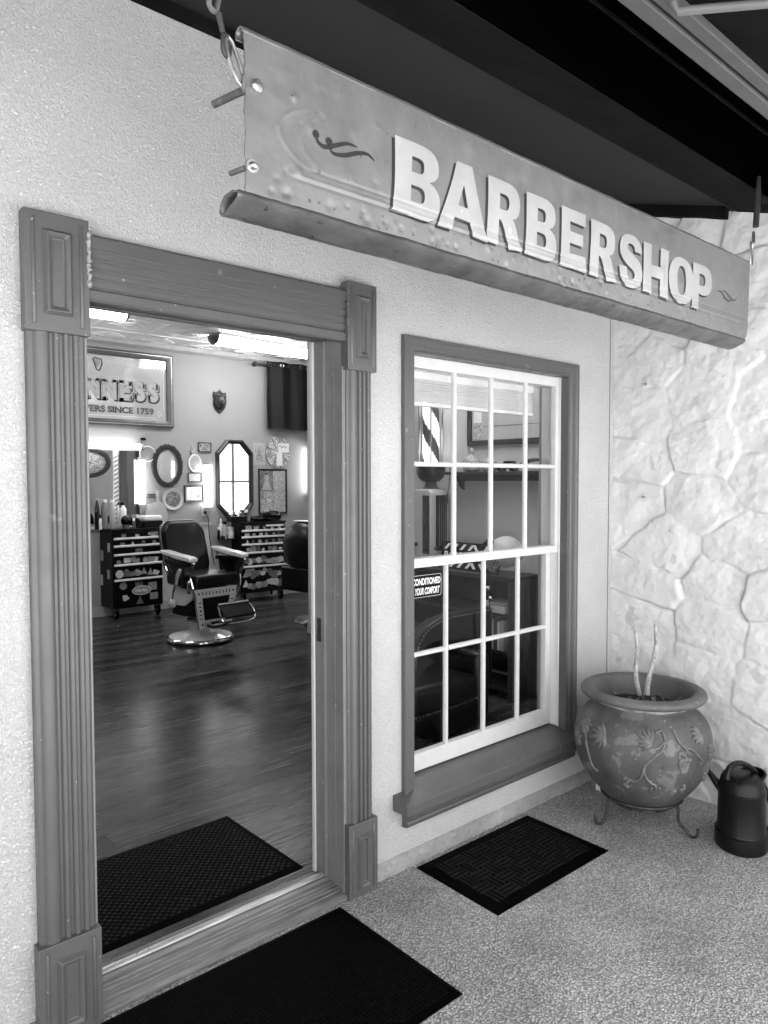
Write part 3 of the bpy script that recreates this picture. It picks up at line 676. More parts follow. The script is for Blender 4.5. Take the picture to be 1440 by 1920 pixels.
# bolts
m = MB()
def screwhead(mm, x, z, r):
    mm.lathe([(.001, -.012), (r*.6, -.011), (r*.95, -.006), (r, 0), (r, .002)], (x, SY-.002, z), 16, ax='y')
a = at(480, 163, 1, SY); screwhead(m, a.x, a.z, .0135); m.build('bolt_head', 'zinc', sg, world=True)
m = MB(); b = at(472, 313, 1, SY); screwhead(m, b.x, b.z, .009); m.lathe([(.013, -.001), (.013, .001)], (b.x, SY-.003, b.z), 16, ax='y'); m.build('bolt_head', 'zinc', sg, world=True)
for (p, L_, r) in ((a, .085, .0075), (b, .035, .0055)):
    m = MB(); path = []; rr_ = []
    k = int(L_/.0018)
    for i in range(k+1): path.append((p.x-.012-.25*i*.0018, SY+.004+i*.0018*1.2, p.z-.004)); rr_.append(r*(1 if i % 2 else .86))
    m.tube(path, rr_, 12); m.build('threaded_rod', 'rusty', sg, world=True)
m = MB()
for k in range(46):
    x = rng.uniform(.80, 2.98); z = rng.uniform(2.135, 2.175) if k % 4 else rng.uniform(2.15, 2.42); r_ = rng.uniform(.0018, .0048)
    if 1.1 < x < 2.72 and z > 2.18: continue
    m.add([(x+r_*q*math.cos(a_*1.047), SY-float(relief(x, z))-.0021, z+r_*q*1.1*math.sin(a_*1.047)) for a_, q in zip(range(6), rng.uniform(.6, 1.3, 6))], [tuple(range(6))])
m.build('rust_flecks', 'rusty', sg, world=True, smooth=0)['kind'] = 'stuff'
# scrolls
def ribbon(pts, wdt, n=28):
    """tapered painted stroke through pts on the sign face"""
    out = []; P = [Vector((p[0], p[1])) for p in pts]
    def cr(t):
        k = min(int(t*(len(P)-1)), len(P)-2); u = t*(len(P)-1)-k; a_, b_, c_, d_ = P[max(k-1, 0)], P[k], P[k+1], P[min(k+2, len(P)-1)]
        return .5*((2*b_)+(-a_+c_)*u+(2*a_-5*b_+4*c_-d_)*u*u+(-a_+3*b_-3*c_+d_)*u**3)
    L_, R_ = [], []
    for i in range(n+1):
        t = i/n; c = cr(t); d = (cr(min(t+.01, 1))-cr(max(t-.01, 0))).normalized(); nn = Vector((-d.y, d.x)); w_ = wdt*(math.sin(math.pi*min(1, t*.93+.04))**.7)
        L_.append(c+nn*w_); R_.append(c-nn*w_)
    vs = [(p.x, SY-float(relief(p.x, p.y))-.0026, p.y) for p in L_+R_]; fs = [(i, i+1, n+1+i+1, n+1+i) for i in range(n)]
    return MB().add(vs, fs)
def sp(*q): return [(at(px, py, 1, SY).x, at(px, py, 1, SY).z) for px, py in q]
m = ribbon(sp((590, 250), (597, 268), (610, 276), (630, 273), (650, 270), (669, 277)), .0048)
m2 = ribbon(sp((616, 276), (624, 288), (645, 292), (668, 288), (688, 290), (701, 303)), .0048); m.add(m2.v, m2.f)
for (px, py) in ((591, 252), (616, 266)):
    c = at(px, py, 1, SY); m.add([(c.x+.0088*math.cos(k*.5236), SY-float(relief(c.x, c.z))-.0028, c.z+.0085*math.sin(k*.5236)) for k in range(12)], [tuple(range(12))])
m.build('scroll_mark', 'sign_black', sg, world=True, smooth=0)
m = ribbon(sp((1344, 546), (1352, 548), (1358, 558), (1366, 565), (1371, 562)), .003)
m2 = ribbon(sp((1352, 545), (1360, 548), (1367, 557), (1375, 564), (1381, 558)), .003); m.add(m2.v, m2.f)
m.build('scroll_mark', 'sign_black', sg, world=True, smooth=0)

# block letters, drawn by hand
def PATH(*seg):
    out = []
    for s_ in seg:
        if len(s_) == 2: out.append(s_)
        else: out += bez(out[-1], (s_[0], s_[1]), (s_[2], s_[3]), (s_[4], s_[5]), 9)
    return out
G = {}
G['B'] = [PATH((-.03, 0), (.50, -.01), (.74, -.02, .86, .08, .86, .27), (.86, .42, .78, .50, .66, .53), (.76, .57, .84, .64, .83, .76), (.82, .92, .72, 1, .46, 1), (.02, 1), (.035, .5, .01, .2, -.03, 0)),
          PATH((.30, .20), (.44, .20), (.54, .20, .565, .24, .565, .31), (.565, .38, .54, .42, .44, .42), (.31, .42)), PATH((.32, .60), (.43, .60), (.53, .60, .55, .64, .55, .71), (.55, .78, .53, .81, .43, .81), (.33, .81))]
G['A'] = [PATH((-.04, 0), (.24, 0), (.30, .20), (.62, .19), (.68, 0), (1.0, -.02), (.82, .45, .72, .80, .66, 1.0), (.34, 1.0), (.28, .75, .14, .40, -.04, 0)), PATH((.37, .38), (.57, .38), (.49, .70))]
G['R'] = [PATH((-.03, 0), (.27, 0), (.30, .40), (.40, .40, .45, .22, .56, -.02), (.93, .02), (.80, .12, .76, .40, .66, .46), (.80, .50, .86, .60, .85, .75), (.84, .93, .72, 1, .46, 1), (.02, 1), (.03, .5, .0, .2, -.03, 0)),
          PATH((.31, .56), (.43, .56), (.53, .56, .56, .61, .56, .69), (.56, .77, .53, .80, .43, .80), (.32, .80))]
G['E'] = [PATH((-.03, 0), (.88, -.02), (.86, .26), (.30, .24), (.30, .42), (.76, .42), (.76, .62), (.31, .62), (.31, .79), (.84, .78), (.85, 1.0), (.02, 1.0), (.03, .5, .01, .2, -.03, 0))]
G['S'] = [PATH((.0, .36), (.0, .10, .16, -.03, .44, -.03), (.74, -.03, .92, .08, .92, .30), (.92, .48, .82, .55, .58, .63), (.40, .69, .32, .70, .32, .77), (.32, .83, .37, .85, .45, .85), (.55, .85, .60, .81, .61, .72), (.90, .72), (.88, .92, .72, 1.03, .45, 1.03), (.18, 1.03, .02, .92, .02, .72), (.02, .54, .12, .48, .36, .39), (.54, .32, .60, .30, .60, .24), (.60, .17, .54, .14, .45, .14), (.34, .14, .29, .20, .29, .36))]
G['H'] = [PATH((-.02, 0), (.29, 0), (.30, .36), (.62, .36), (.62, 0), (.94, -.02), (.93, .5), (.94, 1), (.63, 1), (.62, .60), (.30, .60), (.30, 1), (.0, 1), (.01, .5))]
G['O'] = [PATH((.46, -.03), (.80, -.03, .94, .20, .94, .50), (.94, .82, .78, 1.03, .47, 1.03), (.16, 1.03, .0, .82, .0, .50), (.0, .20, .14, -.03, .46, -.03)), PATH((.46, .17), (.58, .17, .63, .30, .63, .50), (.63, .72, .58, .84, .47, .84), (.36, .84, .31, .72, .31, .50), (.31, .30, .35, .17, .46, .17))]
G['P'] = [PATH((-.03, 0), (.29, 0), (.30, .36), (.46, .34), (.76, .34, .92, .46, .92, .68), (.92, .90, .78, 1, .48, 1), (.02, 1), (.03, .5, .01, .2, -.03, 0)), PATH((.31, .54), (.44, .54), (.56, .54, .60, .60, .60, .68), (.60, .76, .56, .80, .44, .80), (.32, .80))]
def glyph(ch, x0, x1, z0, z1, off):
    rings_ = [[(x0+(x1-x0)*p[0]/.92, z0+(z1-z0)*p[1]) for p in r_] for r_ in G[ch]]
    rings_ = [r_[:-1] if (abs(r_[0][0]-r_[-1][0]) < 1e-5 and abs(r_[0][1]-r_[-1][1]) < 1e-5) else r_ for r_ in rings_]
    tris = geometry.tessellate_polygon([[Vector((p[0], p[1], 0)) for p in r_] for r_ in rings_]); flatp = [p for r_ in rings_ for p in r_]
    b = bmesh.new(); V = [b.verts.new((p[0], 0, p[1])) for p in flatp]
    for t_ in tris:
        try: b.faces.new([V[i] for i in t_])
        except ValueError: pass
    x = x0-.03
    while x < x1+.04:
        bmesh.ops.bisect_plane(b, geom=b.verts[:]+b.edges[:]+b.faces[:], plane_co=(x, 0, 0), plane_no=(1, 0, 0)); x += .0085
    z = z0-.02
    while z < z1+.02:
        bmesh.ops.bisect_plane(b, geom=b.verts[:]+b.edges[:]+b.faces[:], plane_co=(0, 0, z), plane_no=(0, 0, 1)); z += .0052
    mb = MB(); b.verts.index_update(); co = [(v.co.x, v.co.z) for v in b.verts]
    hh = relief(np.array([c[0] for c in co]), np.array([c[1] for c in co]))
    mb.v = [(c[0], SY-float(h)-off, c[1]) for c, h in zip(co, hh)]; mb.f = [tuple(v.index for v in f.verts) for f in b.faces]; b.free(); return mb
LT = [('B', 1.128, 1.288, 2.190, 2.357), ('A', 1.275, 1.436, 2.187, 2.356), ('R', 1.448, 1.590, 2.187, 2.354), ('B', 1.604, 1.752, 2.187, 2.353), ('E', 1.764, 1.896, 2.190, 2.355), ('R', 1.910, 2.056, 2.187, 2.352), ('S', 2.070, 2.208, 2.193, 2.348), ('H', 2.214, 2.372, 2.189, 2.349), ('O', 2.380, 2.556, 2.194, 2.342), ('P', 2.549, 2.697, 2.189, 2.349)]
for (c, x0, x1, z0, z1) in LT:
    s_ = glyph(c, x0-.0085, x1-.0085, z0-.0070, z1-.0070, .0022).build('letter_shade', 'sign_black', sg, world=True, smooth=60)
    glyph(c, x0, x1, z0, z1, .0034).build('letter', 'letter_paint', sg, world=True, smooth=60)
# hanging hardware
def link(mb, c, L_, w_, r, ang=0, tilt=0):
    """an oval link, long axis z, turned ang about z"""
    pts = []
    for k in range(24):
        a_ = 2*math.pi*k/24; x = w_*math.cos(a_); z = (L_-w_)*(1 if math.sin(a_) > 0 else -1)*(abs(math.sin(a_)) > .01)+w_*math.sin(a_)
        x2 = x*math.cos(tilt)-z*math.sin(tilt); z2 = x*math.sin(tilt)+z*math.cos(tilt)
        pts.append((c[0]+x2*math.cos(ang), c[1]+x2*math.sin(ang), c[2]+z2))
    mb.tube(pts, r, 8, closed=True)
hg = thing('sign_hanger', 'rusty chain with snap hook holding the left end of the hanging sign', 'chain', (.68, SY, 2.33), group='hangers of the sign')
m = MB(); T0 = at(395, -20, 1, SY); T1 = at(410, 25, 1, SY); T2 = at(418, 62, 1, SY); T3 = at(424, 88, 1, SY); T4 = at(428, 82, 1, SY); T5 = at(452, 158, 1, SY)
link(m, tuple((T0+T1)/2+Vector((0, 0, .01))), .03, .010, .0052, .3, -.25)
link(m, tuple(T0+Vector((-.012, 0, .065))), .026, .009, .0036, 1.6, 0); link(m, tuple(T0+Vector((-.02, 0, .115))), .028, .009, .0036, .3, 0); link(m, tuple(T0+Vector((-.025, 0, .165))), .028, .009, .0036, 1.5, 0)
m.tube([tuple(T0+Vector((-.028, 0, .19))), (T0.x-.03, SY, 2.79)], .004, 8)
m.build('chain_links', 'rusty', hg, world=True)
m = MB(); m.tube([tuple(T1), tuple(T2)], [.0065, .005], 8); link(m, tuple(T3-Vector((0, 0, -.002))), .019, .012, .0042, .5); m.build('eye_bolt', 'iron', hg, world=True)
m = MB(); d = T5-T4; P4 = [T4+Vector((-.006, 0, .004)), T4+Vector((.0, .0, .012)), T4+Vector((.008, 0, .006)), T4+d*.35+Vector((.012, 0, .0)), T4+d*.75+Vector((.010, 0, .002)), T5+Vector((.006, 0, .004)), T5+Vector((0, 0, -.004)), T5+Vector((-.008, 0, .002)), T4+d*.6+Vector((-.010, 0, -.002)), T4+d*.25+Vector((-.009, 0, 0))]
mat('dull_zinc', .24, .4, .8, ns=30, na=.4); m.tube([tuple(p) for p in P4], .0042, 8, closed=True); m.build('snap_hook', 'dull_zinc', hg, world=True)
m = MB(); link(m, (T5.x+.004, SY, T5.z+.002), .015, .008, .0032, 1.2, .2); m.build('shackle', 'rusty', hg, world=True)
h2 = thing('sign_hanger', 'dark turnbuckle holding the right end of the hanging sign near the stone wall', 'chain', (3.05, SY, 2.44), group='hangers of the sign')
U0 = at(1421, 372, 1, SY); U1 = at(1417, 425, 1, SY); U2 = at(1413, 445, 1, SY); U3 = at(1405, 495, 1, SY)
m = MB(); m.tube([(U0.x+.004, SY, 2.79), tuple(U0), tuple(U1)], [.008, .013, .012], 8); link(m, (U0.x-.006, SY, (U0.z+U1.z)/2), .03, .008, .0035, .8); m.build('eye_bolt', 'iron', h2, world=True)
m = MB(); link(m, tuple(U2), .020, .010, .004, .2); m.build('chain_links', 'iron', h2, world=True)
m = MB(); cc_ = (U2+U3)/2+Vector((0, 0, -.012)); link(m, tuple(cc_), .045, .0115, .004, .1); link(m, tuple(cc_), .032, .004, .002, .1); m.build('snap_hook', 'zinc', h2, world=True)

# ------------------------------------------------------------------ mats
def doormat(name, x0, x1, y0, y1, z, h, m, label, kind, rz=0, bw=.03):
    c = Vector(((x0+x1)/2, (y0+y1)/2, z)); t = thing(name, label, 'door mat', c, rz); w_, d_ = (x1-x0)/2, (y1-y0)/2
    b = MB(); pr = [(0, 0), (0, h*.35), (bw, h), ]
    for (hx, hy, zt) in ((w_, d_, None),):
        vs = [(-hx, -hy, 0), (hx, -hy, 0), (hx, hy, 0), (-hx, hy, 0), (-hx, -hy, h*.3), (hx, -hy, h*.3), (hx, hy, h*.3), (-hx, hy, h*.3),
              (-hx+bw, -hy+bw, h), (hx-bw, -hy+bw, h), (hx-bw, hy-bw, h), (-hx+bw, hy-bw, h)]
        fs = [(0, 3, 2, 1)]+[(i, (i+1) % 4, 4+(i+1) % 4, 4+i) for i in range(4)]+[(4+i, 4+(i+1) % 4, 8+(i+1) % 4, 8+i) for i in range(4)]
        if kind == 'weave': b.add(vs, fs+[(8, 9, 10, 11)])
        else: b.add(vs, fs+[(8, 9, 10, 11)])
    b.build('border', 'rubber', t, smooth=0)
    p = MB(); ix, iy = w_-bw-.006, d_-bw-.006
    if kind == 'weave':
        s_ = .066; nx_ = int(2*ix/s_); ny_ = int(2*iy/s_); sx_ = 2*ix/nx_; sy_ = 2*iy/ny_
        for i in range(nx_):
            for j in range(ny_):
                cx, cy = -ix+sx_*(i+.5), -iy+sy_*(j+.5)
                for k in range(3):
                    q = (k-1)*.021
                    if (i+j) % 2: X0, X1, Y0, Y1 = cx-sx_*.62, cx+sx_*.62, cy+q-.0065, cy+q+.0065
                    else: X0, X1, Y0, Y1 = cx+q-.0065, cx+q+.0065, cy-sy_*.62, cy+sy_*.62
                    X0, X1 = max(X0, -ix), min(X1, ix); Y0, Y1 = max(Y0, -iy), min(Y1, iy); e_ = .002
                    zt = h+.0035+rng.uniform(-.0006, .0006)
                    p.add([(X0, Y0, h+.0002), (X1, Y0, h+.0002), (X1, Y1, h+.0002), (X0, Y1, h+.0002), (X0+e_, Y0+e_, zt), (X1-e_, Y0+e_, zt), (X1-e_, Y1-e_, zt), (X0+e_, Y1-e_, zt)], [(4, 5, 6, 7), (0, 1, 5, 4), (1, 2, 6, 5), (2, 3, 7, 6), (3, 0, 4, 7)])
    else:
        g = .0145; nx_ = int(2*ix/g); ny_ = int(2*iy/g)
        for i in range(nx_):
            for j in range(ny_):
                if kind == 'waffle' and (i+j) % 2: continue
                cx, cy = -ix+g*(i+.5)+rng.uniform(-.0012, .0012), -iy+g*(j+.5)+rng.uniform(-.0012, .0012); r_ = rng.uniform(.0042, .0062) if kind != 'waffle' else .0062; zt = h+rng.uniform(.0012, .0026)
                p.add([(cx-r_, cy-r_, h+.0001), (cx+r_, cy-r_, h+.0001), (cx+r_, cy+r_, h+.0001), (cx-r_, cy+r_, h+.0001), (cx-r_*.55, cy-r_*.55, zt), (cx+r_*.55, cy-r_*.55, zt), (cx+r_*.55, cy+r_*.55, zt), (cx-r_*.55, cy+r_*.55, zt)], [(4, 5, 6, 7), (0, 1, 5, 4), (1, 2, 6, 5), (2, 3, 7, 6), (3, 0, 4, 7)])
    p.build('tread', 'carpet' if kind == 'pile' else 'rubber_tread', t, smooth=0)
    return t
doormat('door_mat', .70, 1.625, -.665, -.052, .001, .008, 'carpet', 'large black fibre mat lying outside the open doorway', 'pile', bw=.018)
doormat('door_mat', 2.025, 2.74, -.478, -.045, .001, .008, 'rubber', 'black rubber mat with basket weave tread under the window', 'weave', R(-.8), bw=.04)
doormat('door_mat', .60, 1.640, .205, .80, .0405, .009, 'rubber', 'black waffle mat lying inside the doorway on the plank floor', 'waffle', R(0.6), bw=.02)

# ------------------------------------------------------------------ pot on its stand
PX, PY = 3.115, -.42
pot = thing('clay_pot', 'round weathered clay pot with grapevine relief beside the stone wall', 'plant pot', (PX, PY, .10))
body = [(.10, .004), (.135, .0), (.15, .012), (.19, .05), (.235, .10), (.272, .16), (.295, .225), (.303, .29), (.296, .345), (.272, .395), (.238, .43), (.215, .452), (.208, .465)]
rim = [(.208, .465), (.222, .478), (.262, .487), (.274, .496), (.278, .507), (.272, .519), (.258, .526), (.240, .527), (.226, .522), (.216, .505), (.205, .47), (.195, .43), (.19, .42)]
def rad(z):
    for (r1, z1), (r2, z2) in zip(body[1:], body[2:]):
        if z1 <= z <= z2: return r1+(r2-r1)*(z-z1)/(z2-z1)
    return .2
def smooth_prof(p, n=4):
    out = []
    for i in range(len(p)-1):
        a_, b_, c_, d_ = [Vector(p[max(0, min(len(p)-1, i+k))]) for k in (-1, 0, 1, 2)]
        for j in range(n):
            u = j/n; q = .5*((2*b_)+(-a_+c_)*u+(2*a_-5*b_+4*c_-d_)*u*u+(-a_+3*b_-3*c_+d_)*u**3); out.append((q.x, q.y))
    out.append(tuple(p[-1])); return out
m = MB(); m.lathe(smooth_prof(body), seg=72, caps=False)
for i, v in enumerate(m.v):
    x, y, z = v; f_ = 1+.006*math.sin(3*math.atan2(y, x)+z*9)+.004*math.sin(7*math.atan2(y, x)+z*21); m.v[i] = (x*f_, y*f_, z)
m.build('body', 'pot_clay', pot, smooth=60)
mat('pot_rim', .10, .6, ns=6, na=.3, bump=.002, bs=30, spots=[(30, .68, .25)]); mat('pot_band', .34, .7, ns=25, na=.4, bump=.002, bs=60, spots=[(14, .60, .12)])
MB().lathe(smooth_prof(rim), seg=72, caps=False).build('rim', 'pot_rim', pot, smooth=60)
m = MB(); m.lathe([(.212, .462), (.2195, .468), (.216, .476), (.211, .478)], seg=72, caps=False); 
for i, v in enumerate(m.v):
    x, y, z = v; m.v[i] = (x, y, z+.002*math.sin(9*math.atan2(y, x)))
m.build('neck_band', 'pot_band', pot, smooth=60)
m = MB(); vs = [(0, 0, .452)]; k = 40
for j in range(1, 6):
    for i in range(k): a_ = 2*math.pi*i/k; vs.append((.041*j*math.cos(a_), .041*j*math.sin(a_), .452-.004*j+rng.normal(0, .004)))
fs = [(0, 1+i, 1+(i+1) % k) for i in range(k)]
for j in range(4): fs += [(1+j*k+i, 1+(j+1)*k+i, 1+(j+1)*k+(i+1) % k, 1+j*k+(i+1) % k) for i in range(k)]
m.add(vs, fs).build('soil', 'soil', pot, smooth=60)
# relief: theta measured round the pot; the side facing the camera is about azimuth phi0
phi0 = math.atan2(-2.15-PY, 0-PX)
def onpot(u, z, h=0):      # u: distance to the right as seen from the camera, in pot radii angle
    a_ = phi0+u; r_ = rad(z)+h; return (r_*math.cos(a_), r_*math.sin(a_), z)
m = MB()
def vine(pts, r_): m.tube([onpot(u, z, r_*.3) for (u, z) in pts], r_, 6)
def curve(pts, n=6):
    out = []; P = [Vector(p) for p in pts]
    for i in range(len(P)-1):
        a_, b_, c_, d_ = P[max(i-1, 0)], P[i], P[i+1], P[min(i+2, len(P)-1)]
        for j in range(n):
            u = j/n; q = .5*((2*b_)+(-a_+c_)*u+(2*a_-5*b_+4*c_-d_)*u*u+(-a_+3*b_-3*c_+d_)*u**3); out.append((q.x, q.y))
    return out+[tuple(pts[-1])]
vine(curve([(.20, .40), (.30, .405), (.33, .37), (.27, .335), (.14, .30), (.05, .27), (.02, .235), (-.03, .20), (-.12, .185), (-.16, .19)]), .0062)
vine(curve([(.03, .245), (.06, .21), (.14, .185), (.20, .175), (.215, .15), (.17, .14), (.14, .155), (.17, .165)]), .006)
vine(curve([(.50, .41), (.53, .37), (.60, .345), (.72, .33), (.85, .30), (.95, .27)]), .006)
vine(curve([(-.98, .40), (-.92, .33), (-.86, .27), (-.80, .20), (-.70, .185)]), .006)
vine(curve([(.33, .37), (.22, .345), (.10, .335)]), .005)
def leaf(u0, z0, s, rot):
    for k in range(-3, 4):
        a_ = rot+k*.42; L_ = s*(1-.12*abs(k)); pts = [(u0+L_*t_*math.cos(a_)/.29, z0+L_*t_*math.sin(a_)) for t_ in (0, .25, .5, .75, 1)]
        m.tube([onpot(u, z, .002) for (u, z) in pts], [.004, .010, .012, .009, .003], 6)
leaf(.12, .36, .075, R(150)); leaf(-.55, .36, .085, R(200)); leaf(-1.05, .385, .07, R(-60)); leaf(.98, .38, .06, R(190)); leaf(1.25, .28, .06, R(120))
for (uc, zc, n_) in ((.60, .285, 70), (-.22, .175, 6), (1.2, .2, 20), (.30, .17, 5), (.52, .145, 4), (.68, .155, 7), (-1.15, .30, 30)):
    for k in range(n_):
        a_, q = rng.uniform(0, 6.28), rng.uniform(0, 1)**.5; sc_ = .045 if n_ > 12 else .022; z = zc+sc_*q*math.sin(a_)*1.1; u = uc+sc_*.62*q*math.cos(a_)/.29*(1+(z-zc)*6)
        p = onpot(u, z, .001); m.ball(p, .0082, seg=8, rings=5)
m.build('grapevine_relief', 'pot_relief', pot, smooth=60)
pl = thing('bare_plant', 'two bare pale plant stems standing in the round clay pot', 'plant', (PX, PY, .54))
def stem(q0, q1, seed, r_=.010):
    r2 = np.random.RandomState(seed); m = MB(); pts = []; rr_ = []; A, B = Vector(q0), Vector(q1)
    for i in range(30):
        t_ = i/29; p = A.lerp(B, t_)+Vector((.010*math.sin(t_*5+seed), .005*math.sin(t_*7), 0)); pts.append(tuple(p)); rr_.append(r_*(1.15-.45*t_)*(1+.10*r2.randn()*(t_ > .35)))
    m.tube(pts, rr_, 9); return m
def onp(px, py, r_): return None
b1, t1 = at(1199, 1303, 1, PY+.02), at(1189, 1174, 1, PY+.02); b2, t2 = at(1215, 1303, 1, PY-.01), at(1231, 1170, 1, PY-.01)
stem(b1, t1, 3).build('stem', 'twig', pl, world=True); stem(b2, t2, 5, .011).build('stem', 'twig', pl, world=True)
tw = thing('dead_twigs', 'fine dry twigs and rootlets lying on the soil in the clay pot', 'twigs', (PX, PY, .55))
m = MB()
for k in range(26):
    a_, q = rng.uniform(0, 6.28), rng.uniform(.03, .17); p = Vector((PX+q*math.cos(a_), PY+q*math.sin(a_), .547)); d = Vector((rng.normal(), rng.normal(), rng.uniform(.1, .9)))*.028
    MB().tube([p, p+d*.5+Vector((0, 0, .006)), p+d+Vector((rng.normal()*.006, 0, 0))], .0011, 4).build('twig', 'twig', tw, world=True)
a_, b_ = at(1278, 1283, 1, PY+.1), at(1312, 1268, 1, PY+.05); MB().tube([a_, b_], .0018, 5).build('twig', 'twig', tw, world=True); a_, b_ = at(1303, 1280, 1, PY+.12), at(1289, 1220, 1, PY+.12); MB().tube([a_, (a_+b_)/2+Vector((.004, 0, 0)), b_], .0014, 5).build('twig', 'twig', tw, world=True)
st = thing('pot_stand', 'black iron ring stand with curled feet under the clay pot', 'plant stand', (PX, PY, 0))
m = MB(); m.tube([(.178*math.cos(k*math.pi/18), .178*math.sin(k*math.pi/18), .128) for k in range(36)], .007, 8, closed=True); m.build('ring', 'iron', st)
m = MB(); m.tube([(.13*math.cos(k*math.pi/18), .13*math.sin(k*math.pi/18), .092) for k in range(36)], .006, 8, closed=True)
for k in range(3): a_ = k*2.094; m.tube([(.178*math.cos(a_), .178*math.sin(a_), .128), (.13*math.cos(a_), .13*math.sin(a_), .092)], .005, 6)
m.build('ring', 'iron', st)
def leg(pos):
    d = Vector((pos[0]-PX, pos[1]-PY, 0)); R_ = d.length; d.normalize(); P_ = lambda r_, z: tuple(d*r_+Vector((0, 0, z)))
    rf_ = R_-.01; pts = [P_(.175, .135), P_(.180, .10), P_(.186, .05)]+[P_(rf_-.020+.024*math.sin(R(b)) if False else rf_-.024-.024*math.cos(R(b)), .030-.024*math.sin(R(b))) for b in (20, 50, 80, 110, 140, 170)]+[P_(rf_+.002, .045), P_(rf_-.003, .052)]
    MB().tube(curve3(pts), .0068, 8).build('leg', 'iron', st)
def curve3(P, n=4):
    P = [Vector(p) for p in P]; out = []
    for i in range(len(P)-1):
        a_, b_, c_, d_ = P[max(i-1, 0)], P[i], P[i+1], P[min(i+2, len(P)-1)]
        for j in range(n): u = j/n; out.append(tuple(.5*((2*b_)+(-a_+c_)*u+(2*a_-5*b_+4*c_-d_)*u*u+(-a_+3*b_-3*c_+d_)*u**3)))
    return out+[tuple(P[-1])]
f1, f2 = at(1113, 1545, 2, .01), at(1312, 1573, 2, .01)
leg(f1); leg(f2); leg((PX+.2, PY+.14, 0)); 
# brick propping the pot behind
m = MB(); q = at(1122, 1480, 2, 0.0); m.box(q.x-.02, q.x+.05, -.20, -.10, 0, .10); solo(m, 'paver', 'stone_paint', 'small pale block on end behind the clay pot near the corner', 'block', bevel=.004)

# ------------------------------------------------------------------ watering can
WXc, WYc = 3.217, -.832
wc = thing('watering_can', 'dark plastic watering can with a long spout on the porch floor beside the clay pot', 'watering can', (WXc, WYc, 0), 0)
m = MB(); pr = [(.07, .002), (.112, .0), (.117, .006), (.118, .05), (.117, .065), (.109, .070), (.107, .075), (.105, .22), (.107, .232), (.107, .245), (.103, .248), (.1, .262), (.094, .285), (.084, .300), (.06, .312)]
m.lathe([(r_*1.07, h_*1.02) for r_, h_ in pr], seg=48, sy=.84, sx=1.0, caps=True)
va = math.atan2(0-WXc, 0) ; rotv = R(28)
m.xf(Matrix.Rotation(rotv, 4, 'Z')); m.build('body', 'can_plastic', wc, smooth=35)
ux = Vector((math.cos(rotv), math.sin(rotv), 0)); dirS = Vector((-.46, .80, 0)).normalized()
m = MB(); m.lathe([(.052, .0), (.055, .008), (.046, .008), (.046, .002)], (0, 0, 0), 28, caps=False); m.lathe([(.0465, .004), (.001, .0035)], (0, 0, 0), 28, caps=False)
m.xf(Matrix.Translation((.030, -.03, .307)) @ Matrix.Rotation(R(-14), 4, 'Y')); m.build('opening', 'hole_black', wc)
m = MB(); m.lathe([(.054, .0), (.056, .008), (.048, .010), (.047, .002)], (0, 0, 0), 28, caps=False); m.xf(Matrix.Translation((.030, -.03, .3075)) @ Matrix.Rotation(R(-14), 4, 'Y')); m.build('collar', 'can_plastic', wc)
s0 = Vector((WXc, WYc, 0))
e0 = at(1372, 1508, 1, WYc+.03)-s0; e1 = at(1349, 1475, 1, WYc+.09)-s0; e2 = at(1326, 1443, 1, WYc+.15)-s0
m = MB(); m.tube(curve3([tuple(e0+Vector((.05, -.02, -.10))), tuple(e0+Vector((.012, 0, -.03))), tuple(e1), tuple(e2)]), [.022]*4+[.019]*3+[.016]*3+[.013, .012, .012], 14); m.build('spout', 'can_plastic', wc)
m = MB(); g = [at(1362, 1462, 1, WYc-.0), at(1368, 1440, 1, WYc), at(1385, 1431, 1, WYc-.01), at(1408, 1440, 1, WYc-.03), at(1430, 1470, 1, WYc-.05), at(1446, 1510, 1, WYc-.06), at(1446, 1548, 1, WYc-.07), at(1425, 1565, 1, WYc-.07)]
m.tube(curve3([tuple(p-s0) for p in g]), .0125, 10); m.build('handle', 'can_plastic', wc)

# ================================================================== inside the shop
# ---- ceiling lights
def ceiling_light(p0, p1, label, r=.105):
    p0, p1 = Vector(p0), Vector(p1); c = (p0+p1)/2; d = (p1-p0); L_ = d.length; rz = math.atan2(d.y, d.x)
    t = thing('ceiling_light', label, 'ceiling light', (c.x, c.y, 3.20), rz, 'ceiling lights in the shop')
    m = MB(); pr = [(r*math.cos(R(a))*1.0, -.035-r*.85*math.sin(R(a))) for a in range(0, 181, 15)]
    m.prism(pr, 0, -L_/2, L_/2); m.build('diffuser', 'tube_light', t, smooth=60)
    MB().box(-L_/2, L_/2, -r, r, -.034, -.004).build('housing', 'enamel_grey', t, bevel=.003)
    for s_ in (-1, 1):
        m = MB(); m.ball((0, 0, 0), .055, r*1.03, r*.95, seg=18, rings=12); m.v = [(v[0]*s_ if v[0] > 0 else v[0]*.0*s_, v[1], min(v[2], .0)) for v in m.v]
        m.xf(Matrix.Translation((s_*L_/2, 0, -.03))); m.build('end_cap', 'frame_silver', t, smooth=60)
    return t
ceiling_light(at(402, 640, 2, 3.11), at(580, 668, 2, 3.11), 'bright wraparound ceiling light with rounded metal end beside the black curtain')
q = at(232, 594, 2, 3.12); ceiling_light((q.x-1.3, q.y+.02, 3.12), tuple(q), 'bright ceiling light at the top left of the doorway, cut off by the door frame')
ceiling_light((2.95, 1.25, 3.12), (4.15, 1.25, 3.12), 'added unseen ceiling light brightening the nook behind the window')  # lamp added out of view to brighten the nook wall
ceiling_light((6.4, 3.0, 3.12), (7.6, 3.0, 3.12), 'ceiling light deeper in the shop beyond the partition')

